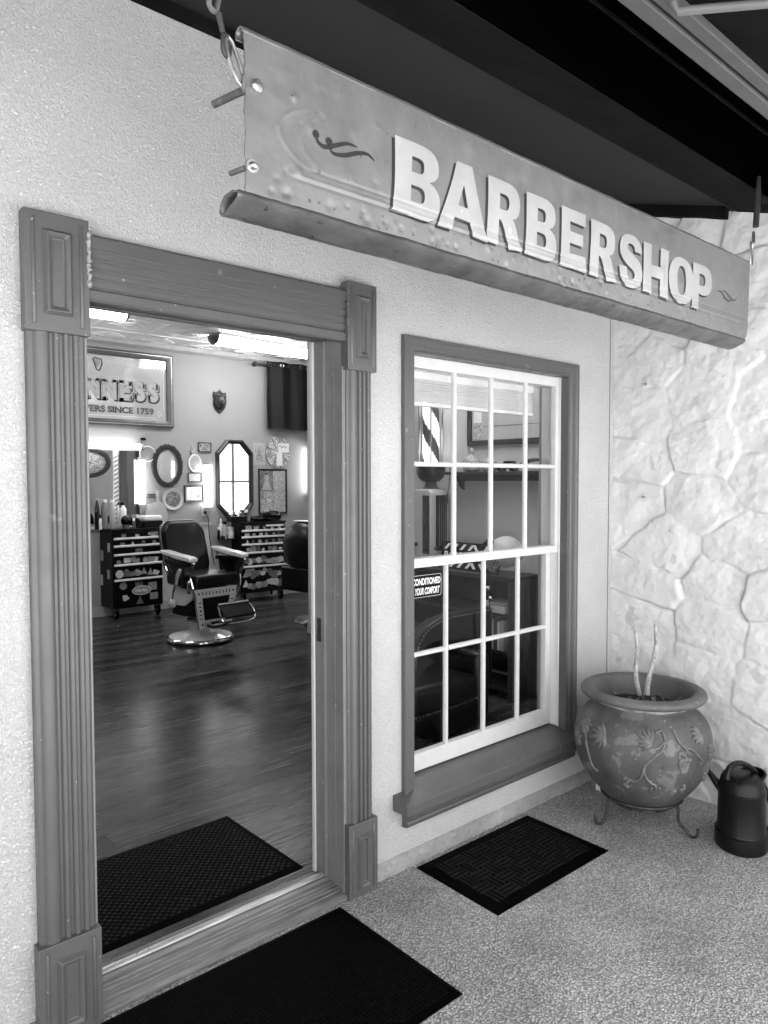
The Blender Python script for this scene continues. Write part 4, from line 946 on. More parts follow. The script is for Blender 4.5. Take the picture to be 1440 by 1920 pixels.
YB = 6.198
def wl(px, py, y=YB): p = at(px, py, 1, y); return p.x, p.z
def wbox(px0, py0, px1, py1, y=YB):
    x0, z1 = wl(px0, (py0), y); x1, z0 = wl(px1, py1, y); return x0, x1, z0, z1
def frame_box(t, x0, x1, z0, z1, w_, y0, y1, m, inner=None):
    """mitred moulding round a picture, facing -y"""
    prof = [(0, y1), (0, y0+.006), (w_*.25, y0), (w_*.55, y0+.004), (w_*.8, y0+.010), (w_, y0+.014), (w_, y1)]
    vs = []; n = len(prof)
    for (cx, cz, sx, sz) in ((x0, z0, 1, 1), (x1, z0, -1, 1), (x1, z1, -1, -1), (x0, z1, 1, -1)):
        for (a, y) in prof: vs.append((cx+sx*a, y, cz+sz*a))
    fs = []
    for k in range(4):
        for i in range(n): j = (i+1) % n; l = (k+1) % 4; fs.append((k*n+i, k*n+j, l*n+j, l*n+i))
    return MB().add(vs, fs).build('frame', m, t, world=True, smooth=15)
def picture(name, label, cat, box, fm, pm, fw_=.02, mat_=None, group=None, dep=.025, y=YB):
    x0, x1, z0, z1 = box; t = thing(name, label, cat, ((x0+x1)/2, y, z0), 0, group)
    frame_box(t, x0, x1, z0, z1, fw_, y-dep, y-.001, fm)
    if mat_: MB().box(x0+fw_, x1-fw_, y-.008, y-.004, z0+fw_, z1-fw_).build('mount', 'paper', t, world=True); k = fw_+mat_
    else: k = fw_
    MB().box(x0+k, x1-k, y-.0105, y-.0085, z0+k, z1-k).build('picture', pm, t, world=True)
    return t
# ---- big brewery mirror
x1, z1 = wl(321, 661); _, z0 = wl(321, 803); x0 = x1-1.75
z1b = wl(321, 668)[1]; z1 = z1b
t = thing('brewery_mirror', 'large framed brewery mirror with lettering high on the back wall', 'mirror', ((x0+x1)/2, YB, z0))
frame_box(t, x0, x1, z0, z1, .075, YB-.05, YB-.001, 'frame_silver')
m = MB(); y_ = YB-.052
for (a, b, c, d) in ((x0+.022, x1-.022, z1-.027, z1-.022), (x0+.022, x1-.022, z0+.022, z0+.027), (x1-.027, x1-.022, z0+.027, z1-.027)): m.box(a, b, y_, y_+.004, c, d)
m.build('gilt_line', 'frame_bright', t, world=True)
MB().box(x0+.074, x1-.074, YB-.012, YB-.004, z0+.074, z1-.074).build('mirror_glass', 'mirror_lightened', t, world=True)
Hm = z1-z0
lx1 = wl(296, 740)[0]; lx0 = lx1-1.44; lz1 = z0+Hm*.60; lz0 = z0+Hm*.34
def letters(body, x0, x1, z0, z1, y, bold, mname, par, nm='lettering', dx=0, dz=0):
    m = text_mesh(body, x0+dx, x1+dx, z0+dz, z1+dz, bold=bold); m.xf(Matrix.Translation((0, y, 0))); return m.build(nm, mname, par, world=True, smooth=0)
lw_ = {'G': .15, 'U': .16, 'I': .08, 'N': .160, 'E': .145, 'S': .130}; gap = .032; xr = lx1; lh = lz1-lz0; put = []
for ch_ in reversed('GUINNESS'): put.append((ch_, xr-lw_[ch_], xr)); xr -= lw_[ch_]+gap
def serifed(mat_, y, dx, dz, grow, name):
    mm = MB()
    for (c_, a, b) in put:
        q = text_mesh(c_, a+dx-grow, b+dx+grow, lz0+dz-grow, lz1+dz+grow, bold=.05 if grow >= 0 else .01, thick=0); mm.add([(v[0], y, v[2]) for v in q.v], q.f)
        w1 = .062+grow; bars = {'N': ((a+.02, 1), (b-.02, 1), (a+.02, 0)), 'U': ((a+.02, 1), (b-.02, 1)), 'I': ((a+.05, 1), (a+.05, 0)), 'E': ((a+.02, 1), (a+.02, 0)), 'S': (), 'G': ()}[c_]
        for (xc_, tp_) in bars:
            z0_ = (lz1 if tp_ else lz0)+dz-(.028 if tp_ else 0)-grow*.5; mm.add([(xc_-w1/2+dx, y, z0_), (xc_+w1/2+dx, y, z0_), (xc_+w1/2+dx, y, z0_+.028+grow), (xc_-w1/2+dx, y, z0_+.028+grow)], [(0, 1, 2, 3)])
        if c_ in 'SE':
            for (xe, ze, s2) in ((b-.012, lz1-.055, 1), (a+.012 if c_ == 'S' else b-.005, lz0+.055, -1)):
                mm.add([(xe-.016-grow*.5+dx, y, ze-.045+dz), (xe+.016+grow*.5+dx, y, ze-.045+dz), (xe+.016+grow*.5+dx, y, ze+.045+dz), (xe-.016-grow*.5+dx, y, ze+.045+dz)], [(0, 1, 2, 3)])
    return mm.build(name, mat_, t, world=True, smooth=0)
serifed('sign_black', YB-.0135, .008, -.009, .011, 'lettering_shade'); serifed('paper_grey', YB-.0155, 0, 0, 0, 'lettering')
letters('BREWERS SINCE 1759', lx1-1.10, lx1-.06, z0+Hm*.165, z0+Hm*.255, YB-.0145, .045, 'paper_dark', t)
m = MB(); hx, hz = wl(182, 683)     # small harp
m.tube([(hx-.05, YB-.014, hz+.06), (hx-.03, YB-.014, hz+.075), (hx+.045, YB-.014, hz+.06), (hx+.05, YB-.014, hz+.0), (hx+.02, YB-.014, hz-.07), (hx-.01, YB-.014, hz-.06)], .008, 5, closed=True)
for k in range(5): m.tube([(hx-.03+.016*k, YB-.014, hz+.06), (hx-.01+.008*k, YB-.014, hz-.05+.016*k)], .002, 4)
m.build('harp_emblem', 'paper_dark', t, world=True)
for (cx, cz, sx, sz) in ((x1-.10, z1-.10, -1, -1), (x1-.10, z0+.10, -1, 1)):      # scrolled corner ornaments
    m = MB(); m.tube([(cx+sx*(.05+.045*math.cos(k*.62)*(1-k/40)+.0012*k), YB-.0135, cz+sz*(.05+.04*math.sin(k*.93)*(1-k/50)-.0006*k)) for k in range(34)], .0045, 5)
    m.build('corner_ornament', 'paper', t, world=True)
m = MB(); m.box(x1-.112, x1-.109, YB-.0132, YB-.0122, z0+.2, z1-.2); m.box(x0+.1, x1-.2, YB-.0132, YB-.0122, z0+.108, z0+.111); m.build('border_line', 'paper', t, world=True)

# ---- lion plaque
cx, cz = wl(411, 752); t = thing('lion_plaque', 'small carved lion head on a dark shield hung high on the back wall', 'plaque', (cx, YB, cz-.14))
sh = [(-.085, .115), (-.055, .10), (-.02, .12), (0, .145), (.02, .12), (.055, .10), (.085, .115), (.095, .06), (.082, .02), (.092, -.03), (.07, -.09), (.03, -.13), (0, -.16), (-.03, -.13), (-.07, -.09), (-.092, -.03), (-.082, .02), (-.095, .06)]
MB().prism([(cx+p[0], cz+p[1]) for p in sh], 1, YB-.02, YB-.001).build('shield', 'wood_dark', t, world=True, bevel=.004)
m = MB()
m.ball((cx, YB-.055, cz+.0), .062, .05, .078, fn=lambda d: 1+.10*math.sin(d.x*14)*math.cos(d.z*11)); m.ball((cx, YB-.10, cz-.022), .030, .030, .026); m.ball((cx, YB-.095, cz-.048), .022, .022, .014); m.ball((cx, YB-.122, cz-.012), .011, .008, .008)
for s_ in (-1, 1): m.ball((cx+s_*.048, YB-.06, cz+.062), .017, .012, .020); m.ball((cx+s_*.026, YB-.098, cz+.014), .009, .006, .006)
for k in range(16):
    a_ = k/16*6.283; m.ball((cx+.062*math.cos(a_), YB-.035, cz-.005+.075*math.sin(a_)), .020, .022, .024, 8, 6)
m.build('head', 'wood_mid', t, world=True, smooth=60)

# ---- curtain and rod
x0, z_ = wl(478, 681, 6.10); x1 = x0+1.3
t = thing('curtain_rod', 'black curtain rod with round finial fixed below the ceiling', 'curtain rod', (x0, 6.1, z_))
MB().tube([(x0+.02, 6.10, z_), (x1, 6.10, z_)], .011, 10).build('rod', 'iron', t, world=True)
m = MB(); m.ball((x0, 6.1, z_), .030, .026, .026); m.lathe([(.03, 0), (.03, .012)], (x0+.035, 6.17, z_), 14, ax='y'); m.tube([(x0+.035, 6.18, z_), (x0+.035, 6.1, z_)], .008, 8); m.build('finial', 'iron', t, world=True)
cx0 = wl(500, 700, 6.09)[0]; cz0 = wl(500, 803, 6.09)[1]; cz1 = z_+.05; cx1 = x1-.05
t = thing('curtain', 'short black curtain with metal eyelets hanging from the rod', 'curtain', ((cx0+cx1)/2, 6.08, cz0))
n = 120; vs = []; k = 14
for j in range(k+1):
    z = cz1+(cz0-cz1)*j/k
    for i in range(n+1):
        x = cx0+(cx1-cx0)*i/n; vs.append((x+.004*math.sin(z*9)*(i == 0), 6.085+(.030+.004*j/k)*math.sin((x-cx0)*21)+.004*math.sin(x*57+z*3), z+.006*math.sin(x*13)*(j == k)))
fs = [(j*(n+1)+i, j*(n+1)+i+1, (j+1)*(n+1)+i+1, (j+1)*(n+1)+i) for j in range(k) for i in range(n)]
m = MB(); m.add(vs, fs); o = m.build('cloth', 'curtain_cloth', t, world=True, smooth=80)
for i in range(8):
    x = cx0+.06+.15*i; m = MB(); m.tube([(x+.024*math.cos(a*.5236), 6.085+(.03)*math.sin((x-cx0)*21)-.012, cz1-.05+.024*math.sin(a*.5236)) for a in range(12)], .006, 6, closed=True); m.build('eyelet', 'chrome', t, world=True)

# ---- mirrors and wall lights
def wall_tube(name, p0, p1, label, r=.035, cap=.03):
    p0, p1 = Vector(p0), Vector(p1); d = (p1-p0).normalized(); lo = min(p0, p1, key=lambda v: v.z)
    t = thing(name, label, 'wall light', (lo.x, YB, lo.z), 0, 'tube lights round the station mirrors')
    MB().tube([p0, p1], r, 16).build('tube', 'tube_wall', t, world=True)
    for (a, b) in ((p0, p0-d*cap), (p1, p1+d*cap)): MB().tube([a, b], r*1.12, 14).build('end_cap', 'enamel_grey', t, world=True)
    c = (p0+p1)/2; MB().box(c.x-(.02 if abs(d.z) > .5 else (p1-p0).length/2), c.x+(.02 if abs(d.z) > .5 else (p1-p0).length/2), YB-.04, YB-.001, c.z-(.02 if abs(d.z) < .5 else (p1-p0).length/2), c.z+(.02 if abs(d.z) < .5 else (p1-p0).length/2)).build('bracket', 'enamel_grey', t, world=True)
    return t
yl = YB-.08
a, b = at(176, 835, 1, yl), at(262, 835, 1, yl); zc = a.z
wall_tube('wall_light', (b.x-1.1, yl, zc), (b.x, yl, zc), 'horizontal glowing tube light above the left station mirror')
a, b = at(265, 862, 1, yl), at(265, 945, 1, yl); wall_tube('wall_light', (a.x, yl, a.z), (a.x, yl, b.z), 'upright glowing tube light left of the ornate oval mirror')
a, b = at(390, 872, 1, yl), at(390, 950, 1, yl); wall_tube('wall_light', (a.x, yl, a.z), (a.x, yl, b.z), 'upright glowing tube light left of the eight sided mirror', r=.05)
a, b = at(578, 838, 1, yl), at(578, 925, 1, yl); wall_tube('wall_light', (a.x+.05, yl, a.z), (a.x+.05, yl, b.z), 'upright glowing tube light half hidden behind the right door jamb', r=.05)
# cord loop
m = MB(); c = at(277, 851, 1, YB-.03); m.tube([(c.x+.095*math.cos(k*.3307), YB-.025, c.z+.09*math.sin(k*.3307)) for k in range(19)], .006, 6, closed=True); solo(m, 'cord_loop', 'white_plastic', 'thin white loop of cord hanging beside the upright tube light', 'cord')
m = MB(); c = at(268, 823, 1, YB-.02); m.box(c.x-.02, c.x+.03, YB-.03, YB-.001, c.z-.014, c.z+.014); m.tube([(c.x+.03, YB-.015, c.z), (c.x+.04, YB-.015, c.z-.01)], .006, 6); solo(m, 'wall_clip', 'black_matt', 'tiny black clip on the wall above the cord loop', 'clip', bevel=.002)
# station mirror: tall glass panel with a striped border strip
bx = wbox(223, 845, 258, 982); t = thing('station_mirror', 'tall dark mirror panel with a candy striped border at the left station', 'mirror', (bx[0], YB, .98))
MB().box(bx[0], bx[1]+.02, YB-.02, YB-.004, 1.0, bx[3]).build('mirror_glass', 'mirror_grey', t, world=True)
sx = wbox(211, 845, 222, 982); sp_ = MB().box(sx[0], sx[1], YB-.024, YB-.002, 1.02, sx[3]).build('border_strip', 'white_enamel', t, world=True)
m = MB(); z = 1.03
while z < sx[3]-.06:
    m.add([(sx[0], YB-.0255, z), (sx[0], YB-.0255, z+.022), (sx[1], YB-.0255, z+.052), (sx[1], YB-.0255, z+.030)], [(0, 1, 2, 3)]); z += .05
m.build('stripe', 'mid_grey', sp_, world=True, smooth=0)
MB().box(2.0, sx[0], YB-.01, YB-.004, 1.1, sx[3]).build('mirror_glass', 'mirror', t, world=True)
def oval(name, label, cat, box, fm, gm, fw_, dep=.04, orn=0, group=None):
    x0, x1, z0, z1 = box; cx, cz = (x0+x1)/2, (z0+z1)/2; a_, b_ = (x1-x0)/2, (z1-z0)/2
    t = thing(name, label, cat, (cx, YB, z0), 0, group); m = MB().ring(cx, cz, YB-dep, YB-.001, a_, b_, a_-fw_, b_-fw_, 56)
    if orn:
        for k in range(orn): an = 6.283*k/orn; q = 1+.02*math.sin(k*2.4); m.ball((cx+(a_-fw_*.25)*q*math.cos(an), YB-dep*.7, cz+(b_-fw_*.25)*q*math.sin(an)), fw_*.42, .014, fw_*.42, 8, 6)
    m.build('frame', fm, t, world=True, smooth=50)
    m = MB(); k = 40; vs = []; rings = 8
    for j in range(rings+1):
        rr_ = j/rings
        for i in range(k): an = 6.283185*i/k; vs.append((cx+(a_-fw_*.9)*rr_*math.cos(an), YB-.012-.012*(1-rr_*rr_), cz+(b_-fw_*.9)*rr_*math.sin(an)))
    fs = [(j*k+i, j*k+(i+1) % k, (j+1)*k+(i+1) % k, (j+1)*k+i) for j in range(rings) for i in range(k)]
    m.add(vs, fs).build('glass' if 'mirror' in cat else 'picture', gm, t, world=True, smooth=80); return t
oval('oval_mirror', 'large oval mirror in a carved dark frame on the back wall', 'mirror', wbox(283, 833, 341, 913), 'wood_dark', 'mirror_lightened', .055, orn=34)
oval('oval_picture', 'dark oval picture frame at the left edge of the doorway, below the horizontal tube light', 'picture', (wl(206, 868)[0]-.50, wl(206, 868)[0], wl(206, 896)[1], wl(206, 838)[1]), 'wood_dark', 'print_a', .05)
oval('oval_picture', 'small white ornate oval frame between the oval mirror and the eight sided mirror', 'picture', wbox(352, 851, 377, 886), 'white_enamel', 'paper_grey', .02, dep=.02)
m = MB(); c = at(362, 845, 1, YB-.01)
for (dx, dz, r_) in ((0, 0, .03), (-.02, .022, .02), (.015, .03, .02), (.0, .05, .015), (-.012, .068, .01)): m.ball((c.x+dx, YB-.012, c.z+dz-.02), r_, .008, r_*.8, 10, 6)
solo(m, 'wall_ornament', 'paper_grey', 'small pale ornament on the wall above the white oval frame', 'ornament', smooth=60)
bx = wbox(403, 824, 473, 970); t = thing('eight_sided_mirror', 'eight sided mirror in a dark frame reflecting a bright window', 'mirror', ((bx[0]+bx[1])/2, YB, bx[2]))
def octo(x0, x1, z0, z1, c, k): return [(x0+c, z1), (x1-c, z1), (x1, z1-c*k), (x1, z0+c*k), (x1-c, z0), (x0+c, z0), (x0, z0+c*k), (x0, z1-c*k)]
O = octo(bx[0], bx[1], bx[2], bx[3], .15, 1.1); I = octo(bx[0]+.05, bx[1]-.05, bx[2]+.05, bx[3]-.05, .13, 1.1)
vs = [(p[0], YB-.001, p[1]) for p in O]+[(p[0], YB-.04, p[1]) for p in O]+[(p[0]*.6+q_[0]*.4, YB-.055, p[1]*.6+q_[1]*.4) for p, q_ in zip(O, I)]+[(p[0], YB-.03, p[1]) for p in I]+[(p[0], YB-.001, p[1]) for p in I]
fs = [(j*8+i, j*8+(i+1) % 8, (j+1)*8+(i+1) % 8, (j+1)*8+i) for j in range(4) for i in range(8)]
MB().add(vs, fs).build('frame', 'wood_dark', t, world=True, smooth=15)
MB().add([(p[0], YB-.012, p[1]) for p in I], [tuple(range(8))]).build('mirror_glass', 'mirror', t, world=True, smooth=0)
# ---- small things on the wall
picture('small_picture', 'tiny dark photograph frame above the white oval frame', 'picture', wbox(371, 829, 395, 847), 'frame_silver', 'print_a', .008)
picture('small_picture', 'small framed print directly under the white oval frame', 'picture', wbox(352, 886, 377, 904), 'wood_mid', 'paper_grey', .012)
t = picture('framed_certificate', 'framed certificate on the back wall left of the upright tube light', 'certificate', wbox(345, 909, 381, 941), 'wood_mid', 'paper', .028)
bx = wbox(345, 909, 381, 941); m = MB()
for k in range(5): m.box(bx[0]+.07, bx[1]-.10-.02*(k % 2), YB-.0118, YB-.0106, bx[3]-.075-.022*k, bx[3]-.070-.022*k)
m.box(bx[1]-.085, bx[1]-.06, YB-.0118, YB-.0106, bx[2]+.06, bx[2]+.09); m.build('print', 'paper_dark', t, world=True, smooth=0)
c = at(325, 936, 1, YB-.02); t = thing('wall_plate', 'round decorated plate with a pale rim on the back wall', 'plate', (c.x, YB, c.z-.13))
m = MB(); m.lathe([(.135, -.012), (.13, -.022), (.115, -.018), (.095, -.012)], (c.x, YB-.004, c.z), 40, ax='y', caps=False); m.build('rim', 'enamel_grey', t, world=True)
m = MB(); m.lathe([(.098, -.011), (.05, -.009), (.001, -.008)], (c.x, YB-.004, c.z), 40, ax='y', caps=False); m.build('centre', 'print_c', t, world=True)
c = at(296, 955, 1, YB-.02); m = MB(); cx, cz = c.x, c.z
m.prism([(cx-.13, cz+.06), (cx-.06, cz+.075), (cx-.02, cz+.09), (cx-.018, cz+.22), (cx+.02, cz+.22), (cx+.022, cz+.09), (cx+.10, cz+.07), (cx+.13, cz-.10), (cx+.11, cz-.17), (cx-.02, cz-.19), (cx-.15, cz-.17), (cx-.16, cz-.06)], 1, YB-.022, YB-.002)
solo(m, 'cutting_board', 'paper_grey', 'grey paddle shaped board hanging on the wall by its handle', 'board', bevel=.004)
m = MB(); c = at(283, 930, 1, YB-.03); m.box(c.x-.04, c.x+.05, YB-.05, YB-.001, c.z-.02, c.z-.01); m.box(c.x-.04, c.x+.05, YB-.05, YB-.001, c.z+.012, c.z+.022); solo(m, 'wall_bracket', 'iron', 'small dark bracket on the wall left of the paddle shaped board', 'bracket')
m = MB(); c = at(384, 958, 1, YB-.01); m.box(c.x-.04, c.x+.04, YB-.008, YB-.001, c.z-.06, c.z+.06); t = thing('wall_socket', 'white wall socket with a black plug below the tube light', 'socket', (c.x, YB, c.z-.06)); m.build('plate', 'white_plastic', t, world=True, bevel=.003)
MB().box(c.x-.02, c.x+.015, YB-.04, YB-.008, c.z-.035, c.z+.0).build('plug', 'black_gloss', t, world=True, bevel=.004)
m = MB(); m.tube(curve3([(c.x, YB-.04, c.z-.03), (c.x+.02, YB-.06, c.z-.10), tuple(at(392, 1000, 1, 6.0)), tuple(at(397, 1030, 1, 5.6)), tuple(at(402, 1060, 1, 5.2))]), .006, 6); solo(m, 'power_cord', 'black_matt', 'black power cord sagging from the wall socket behind the barber chair', 'cord')
# poster and round collage
bx = wbox(474, 830, 497, 872); t = thing('wall_poster', 'small unframed print of a haloed bust taped right of the eight sided mirror', 'poster', (bx[0], YB, bx[2]))
MB().box(bx[0], bx[1], YB-.004, YB-.001, bx[2], bx[3]).build('sheet', 'paper_grey', t, world=True)
cx, cz = (bx[0]+bx[1])/2, (bx[2]+bx[3])/2; m = MB()
m.ball((cx, YB-.004, cz+.04), .030, .002, .04, 14, 6); m.add([(cx-.055, YB-.0055, cz-.10), (cx+.055, YB-.0055, cz-.10), (cx+.045, YB-.0055, cz-.02), (cx, YB-.0055, cz+.01), (cx-.045, YB-.0055, cz-.02)], [(0, 1, 2, 3, 4)])
m.tube([(cx+.052*math.cos(a*.4), YB-.005, cz+.045+.055*math.sin(a*.4)) for a in range(16)], .003, 4, closed=True); m.build('print', 'print_a', t, world=True)
c = at(521, 848, 1, YB-.01); t = thing('round_collage', 'round board covered with pinned prints and cards on the back wall', 'collage', (c.x, YB, c.z-.18)); m = MB()
cm = c
for k in range(9):
    a0 = k*.698+.08; a1 = a0+.60; m.prism([(cm.x, cm.z)]+[(cm.x+.19*math.cos(a0+(a1-a0)*j/5), cm.z+.21*math.sin(a0+(a1-a0)*j/5)) for j in range(6)], 1, YB-.016, YB-.002)
m.build('board', 'print_d', t, world=True)
MB().box(cm.x+.0, cm.x+.17, YB-.022, YB-.018, cm.z+.0, cm.z+.12).build('card', 'paper', t, world=True); MB().box(cm.x-.03, cm.x+.06, YB-.026, YB-.0225, cm.z-.18, cm.z+.0).build('card', 'paper', t, world=True)
m = MB(); m.tube(curve3([(cm.x+.015+.02*k, YB-.0235, cm.z+.075+.018*math.sin(k*2.2)) for k in range(7)]), .003, 4); m.build('scribble', 'black_matt', t, world=True)
bx = wbox(484, 879, 537, 962); t = thing('framed_prints', 'four busy dark prints in one dark frame right of the eight sided mirror', 'picture', ((bx[0]+bx[1])/2, YB, bx[2])); frame_box(t, *bx, .022, YB-.03, YB-.001, 'wood_dark')
mx_, mz_ = (bx[0]+bx[1])/2, (bx[2]+bx[3])/2
for (a, b, c_, d, mm) in ((bx[0]+.02, mx_-.004, mz_+.004, bx[3]-.02, 'print_c'), (mx_+.004, bx[1]-.02, mz_+.004, bx[3]-.02, 'print_b'), (bx[0]+.02, mx_-.004, bx[2]+.02, mz_-.004, 'print_d'), (mx_+.004, bx[1]-.02, bx[2]+.02, mz_-.004, 'print_b')):
    MB().box(a, b, YB-.012, YB-.006, c_, d).build('print', mm, t, world=True)
m = MB(); m.ball((bx[0]+.12, YB-.013, bx[3]-.13), .035, .002, .05, 12, 6); m.add([(bx[0]+.05, YB-.014, mz_+.02), (bx[0]+.20, YB-.014, mz_+.02), (bx[0]+.15, YB-.014, bx[3]-.17), (bx[0]+.09, YB-.014, bx[3]-.17)], [(0, 1, 2, 3)]); m.build('print_figure', 'paper_grey', t, world=True)

# ---- tool chests
def star(cx, cz, r_, n=5, k=.45): return [(cx+r_*(1 if i % 2 == 0 else k)*math.cos(math.pi*i/n+1.57), cz+r_*(1 if i % 2 == 0 else k)*math.sin(math.pi*i/n+1.57)) for i in range(2*n)]
def chest(label, loc, rz, w_, d_, levels, ztop, zbot, stick, seed):
    """levels: z of the bright pulls, top down. local: front at y=0, x 0..w"""
    r2 = np.random.RandomState(seed); t = thing('tool_chest', label, 'tool chest', loc, rz, 'rolling tool chests along the back wall')
    m = MB(); m.box(0, w_, .012, d_, zbot, ztop); m.box(-.01, w_+.01, -.004, d_+.01, ztop, ztop+.02); m.build('cabinet', 'black_gloss', t, bevel=.004)
    zs = [ztop-.012]+[z-.012 for z in levels[:]]; zs.append(zbot+.03)
    fr_ = []
    for i in range(len(zs)-1):
        z1, z0 = zs[i], zs[i+1]+.004
        d = MB().box(.012, w_-.012, .0, .013, z0, z1).build('drawer', 'black_gloss', t, bevel=.003)
        if i > 0:
            MB().prism([(-.001, z1-.004), (-.020, z1+.001), (-.021, z1+.019), (-.001, z1+.023)], 0, .010, w_-.010).build('handle', 'alu', d, bevel=.001)
        fr_.append((z0, z1-.006 if i else z1-.01))
    def sticker(kind, cx, cz, sx, sz, mm):
        q = MB(); y = -.0018-r2.uniform(0, .0008)
        if kind == 'rect': P_ = rrect(cx-sx, cx+sx, cz-sz, cz+sz, min(sx, sz)*.25, 3)
        elif kind == 'round': P_ = [(cx+sx*math.cos(a*.3927), cz+sz*math.sin(a*.3927)) for a in range(16)]
        elif kind == 'tri': P_ = [(cx-sx, cz-sz), (cx+sx, cz-sz), (cx, cz+sz)]
        else:
            qs = r2.uniform(.6, 1.15, 11); P_ = [(cx+sx*1.2*qs[a]*math.cos(a*.5712), cz+sz*qs[a]*math.sin(a*.5712)) for a in range(11)]
        q.prism(P_, 1, y, -.0003); return q.build('sticker', mm, t, smooth=0)
    for i, (z0, z1) in enumerate(fr_):
        h = z1-z0
        if h < .03: continue
        cnt = stick[i]; 
        rows = max(1, int(h/.10))
        for rw in range(rows):
            n_ = max(0, int(round(cnt/rows)));
            if not n_: continue
            for k in range(n_):
                cx = .04+(w_-.08)*(k+.5)/n_+r2.uniform(-.015, .015); cz = z0+h*(rw+.5)/rows+r2.uniform(-.01, .01)*h/.1; s_ = min(h/rows*.36, .048)*r2.uniform(.65, 1.0)
                kind = r2.choice(['rect', 'round', 'blob', 'blob', 'blob', 'rect', 'tri']); asp = r2.uniform(1, 1.7) if kind == 'rect' else 1
                sticker(kind, cx, cz, min(s_*asp, .09), s_, r2.choice(['sticker_a', 'sticker_b', 'sticker_c', 'sticker_c', 'mid_grey', 'sticker_a']))
    # castors
    for (x, y) in ((.05, .05), (w_-.05, .05), (.05, d_-.05), (w_-.05, d_-.05)):
        c = MB(); c.box(x-.03, x+.03, y-.03, y+.03, zbot-.02, zbot-.001); c.prism([(y-.022, zbot-.02), (y+.022, zbot-.02), (y+.012, .055), (y-.012, .055)], 0, x-.026, x-.022); c.prism([(y-.022, zbot-.02), (y+.022, zbot-.02), (y+.012, .055), (y-.012, .055)], 0, x+.022, x+.026)
        f = c.build('castor', 'iron', t)
        m = MB(); m.lathe([(.045, -.015), (.055, -.013), (.055, .013), (.045, .015)], (x, y, .055), 18, ax='x'); m.build('wheel', 'rubber', f); m = MB(); m.lathe([(.026, -.018), (.026, .018)], (x, y, .055), 12, ax='x'); m.build('hub', 'zinc', f)
    return t
fl = .04
A = at(214, 1163, 2, fl); B = at(307, 1150, 2, fl); rz = math.atan2(B.y-A.y, B.x-A.x); W1 = (B-A).length
c1 = chest('sparsely stickered black tool chest with bright drawer pulls behind the barber chair', (A.x, A.y, fl), rz, W1, .42, [.90, .815, .72, .605, .435], .985, .115, [3, 4, 1, 7, 7, 6], 3)
# round, long and square stickers with the oval name badge on the bottom drawer
bz = .30
def loc1(m, nm, mm, par): return m.build(nm, mm, par, smooth=0)
m = MB().prism([(W1*.55+.115*math.cos(a*.2618), bz+.052*math.sin(a*.2618)) for a in range(24)], 1, -.0046, -.0032); loc1(m, 'badge', 'paper', c1)
m = MB().prism([(W1*.55+.107*math.cos(a*.2618), bz+.046*math.sin(a*.2618)) for a in range(24)], 1, -.0052, -.0047); loc1(m, 'badge', 'mid_grey', c1)
m = text_mesh('Harley', W1*.55-.08, W1*.55+.08, bz-.026, bz+.022, bold=.02, shear=.2); m.xf(Matrix.Translation((0, -.0056, 0))); loc1(m, 'badge_lettering', 'paper', c1)
m = MB().prism(rrect(W1*.70, W1*.98, .925, .955, .004, 2), 1, -.004, -.002); loc1(m, 'name_plate', 'paper_grey', c1)
m = text_mesh('CRAFTSMAN', W1*.72, W1*.965, .932, .949, bold=.02); m.xf(Matrix.Translation((0, -.0045, 0))); loc1(m, 'badge_lettering', 'black_matt', c1)
A = at(453, 1131, 2, fl); B = at(536, 1122, 2, fl); rz2 = math.atan2(B.y-A.y, B.x-A.x); W2 = (B-A).length
c2 = chest('heavily stickered black tool chest with bright drawer pulls below the eight sided mirror', (A.x, A.y, fl), rz2, W2, .40, [.91, .83, .735, .63, .455], 1.0, .115, [5, 6, 6, 7, 9, 24], 8)
m = MB().prism(rrect(W2*.55, W2*.96, .955, .978, .003, 2), 1, -.0036, -.002); loc1(m, 'name_plate', 'paper', c2)
# side shelf on chest two
m = MB(); m.box(-.20, -.002, .05, .34, .80, .815); m.box(-.20, -.19, .05, .34, .815, .85); m.build('side_shelf', 'black_gloss', c2, bevel=.003)
# side stickers on chest one
for (y, z, s_, mm) in ((.10, .80, .05, 'sticker_b'), (.28, .70, .06, 'sticker_a'), (.12, .50, .05, 'paper_grey'), (.3, .42, .06, 'sticker_b')):
    MB().prism(rrect(y-s_*.6, y+s_*.6, z-s_, z+s_, .006, 2), 0, -.0025, -.0003).build('sticker', mm, c1, smooth=0)

# things standing on the chests (positions given in a chest's own frame)
def oncw(loc, rz, x, y): return (loc[0]+x*math.cos(rz)-y*math.sin(rz), loc[1]+x*math.sin(rz)+y*math.cos(rz))
L1 = (c1.location.x, c1.location.y); L2 = (c2.location.x, c2.location.y); ZT1 = fl+.985+.020; ZT2 = fl+1.0+.020
def bottle(x, y, z, r_, h, bm, cm_, label, neck=.35, cap_h=.03, group='bottles and cans on the tool chests', name='bottle', cat='bottle'):
    t = thing(name, label, cat, (x, y, z), 0, group)
    MB().lathe([(r_*.92, 0), (r_, .006), (r_, h*.78), (r_*.9, h*.85), (r_*neck, h*.93), (r_*neck, h)], seg=18).build('body', bm, t, smooth=40)
    MB().lathe([(r_*neck*1.25, 0), (r_*neck*1.25, cap_h), (r_*neck, cap_h+.004)], (0, 0, h), 14).build('cap', cm_, t); return t
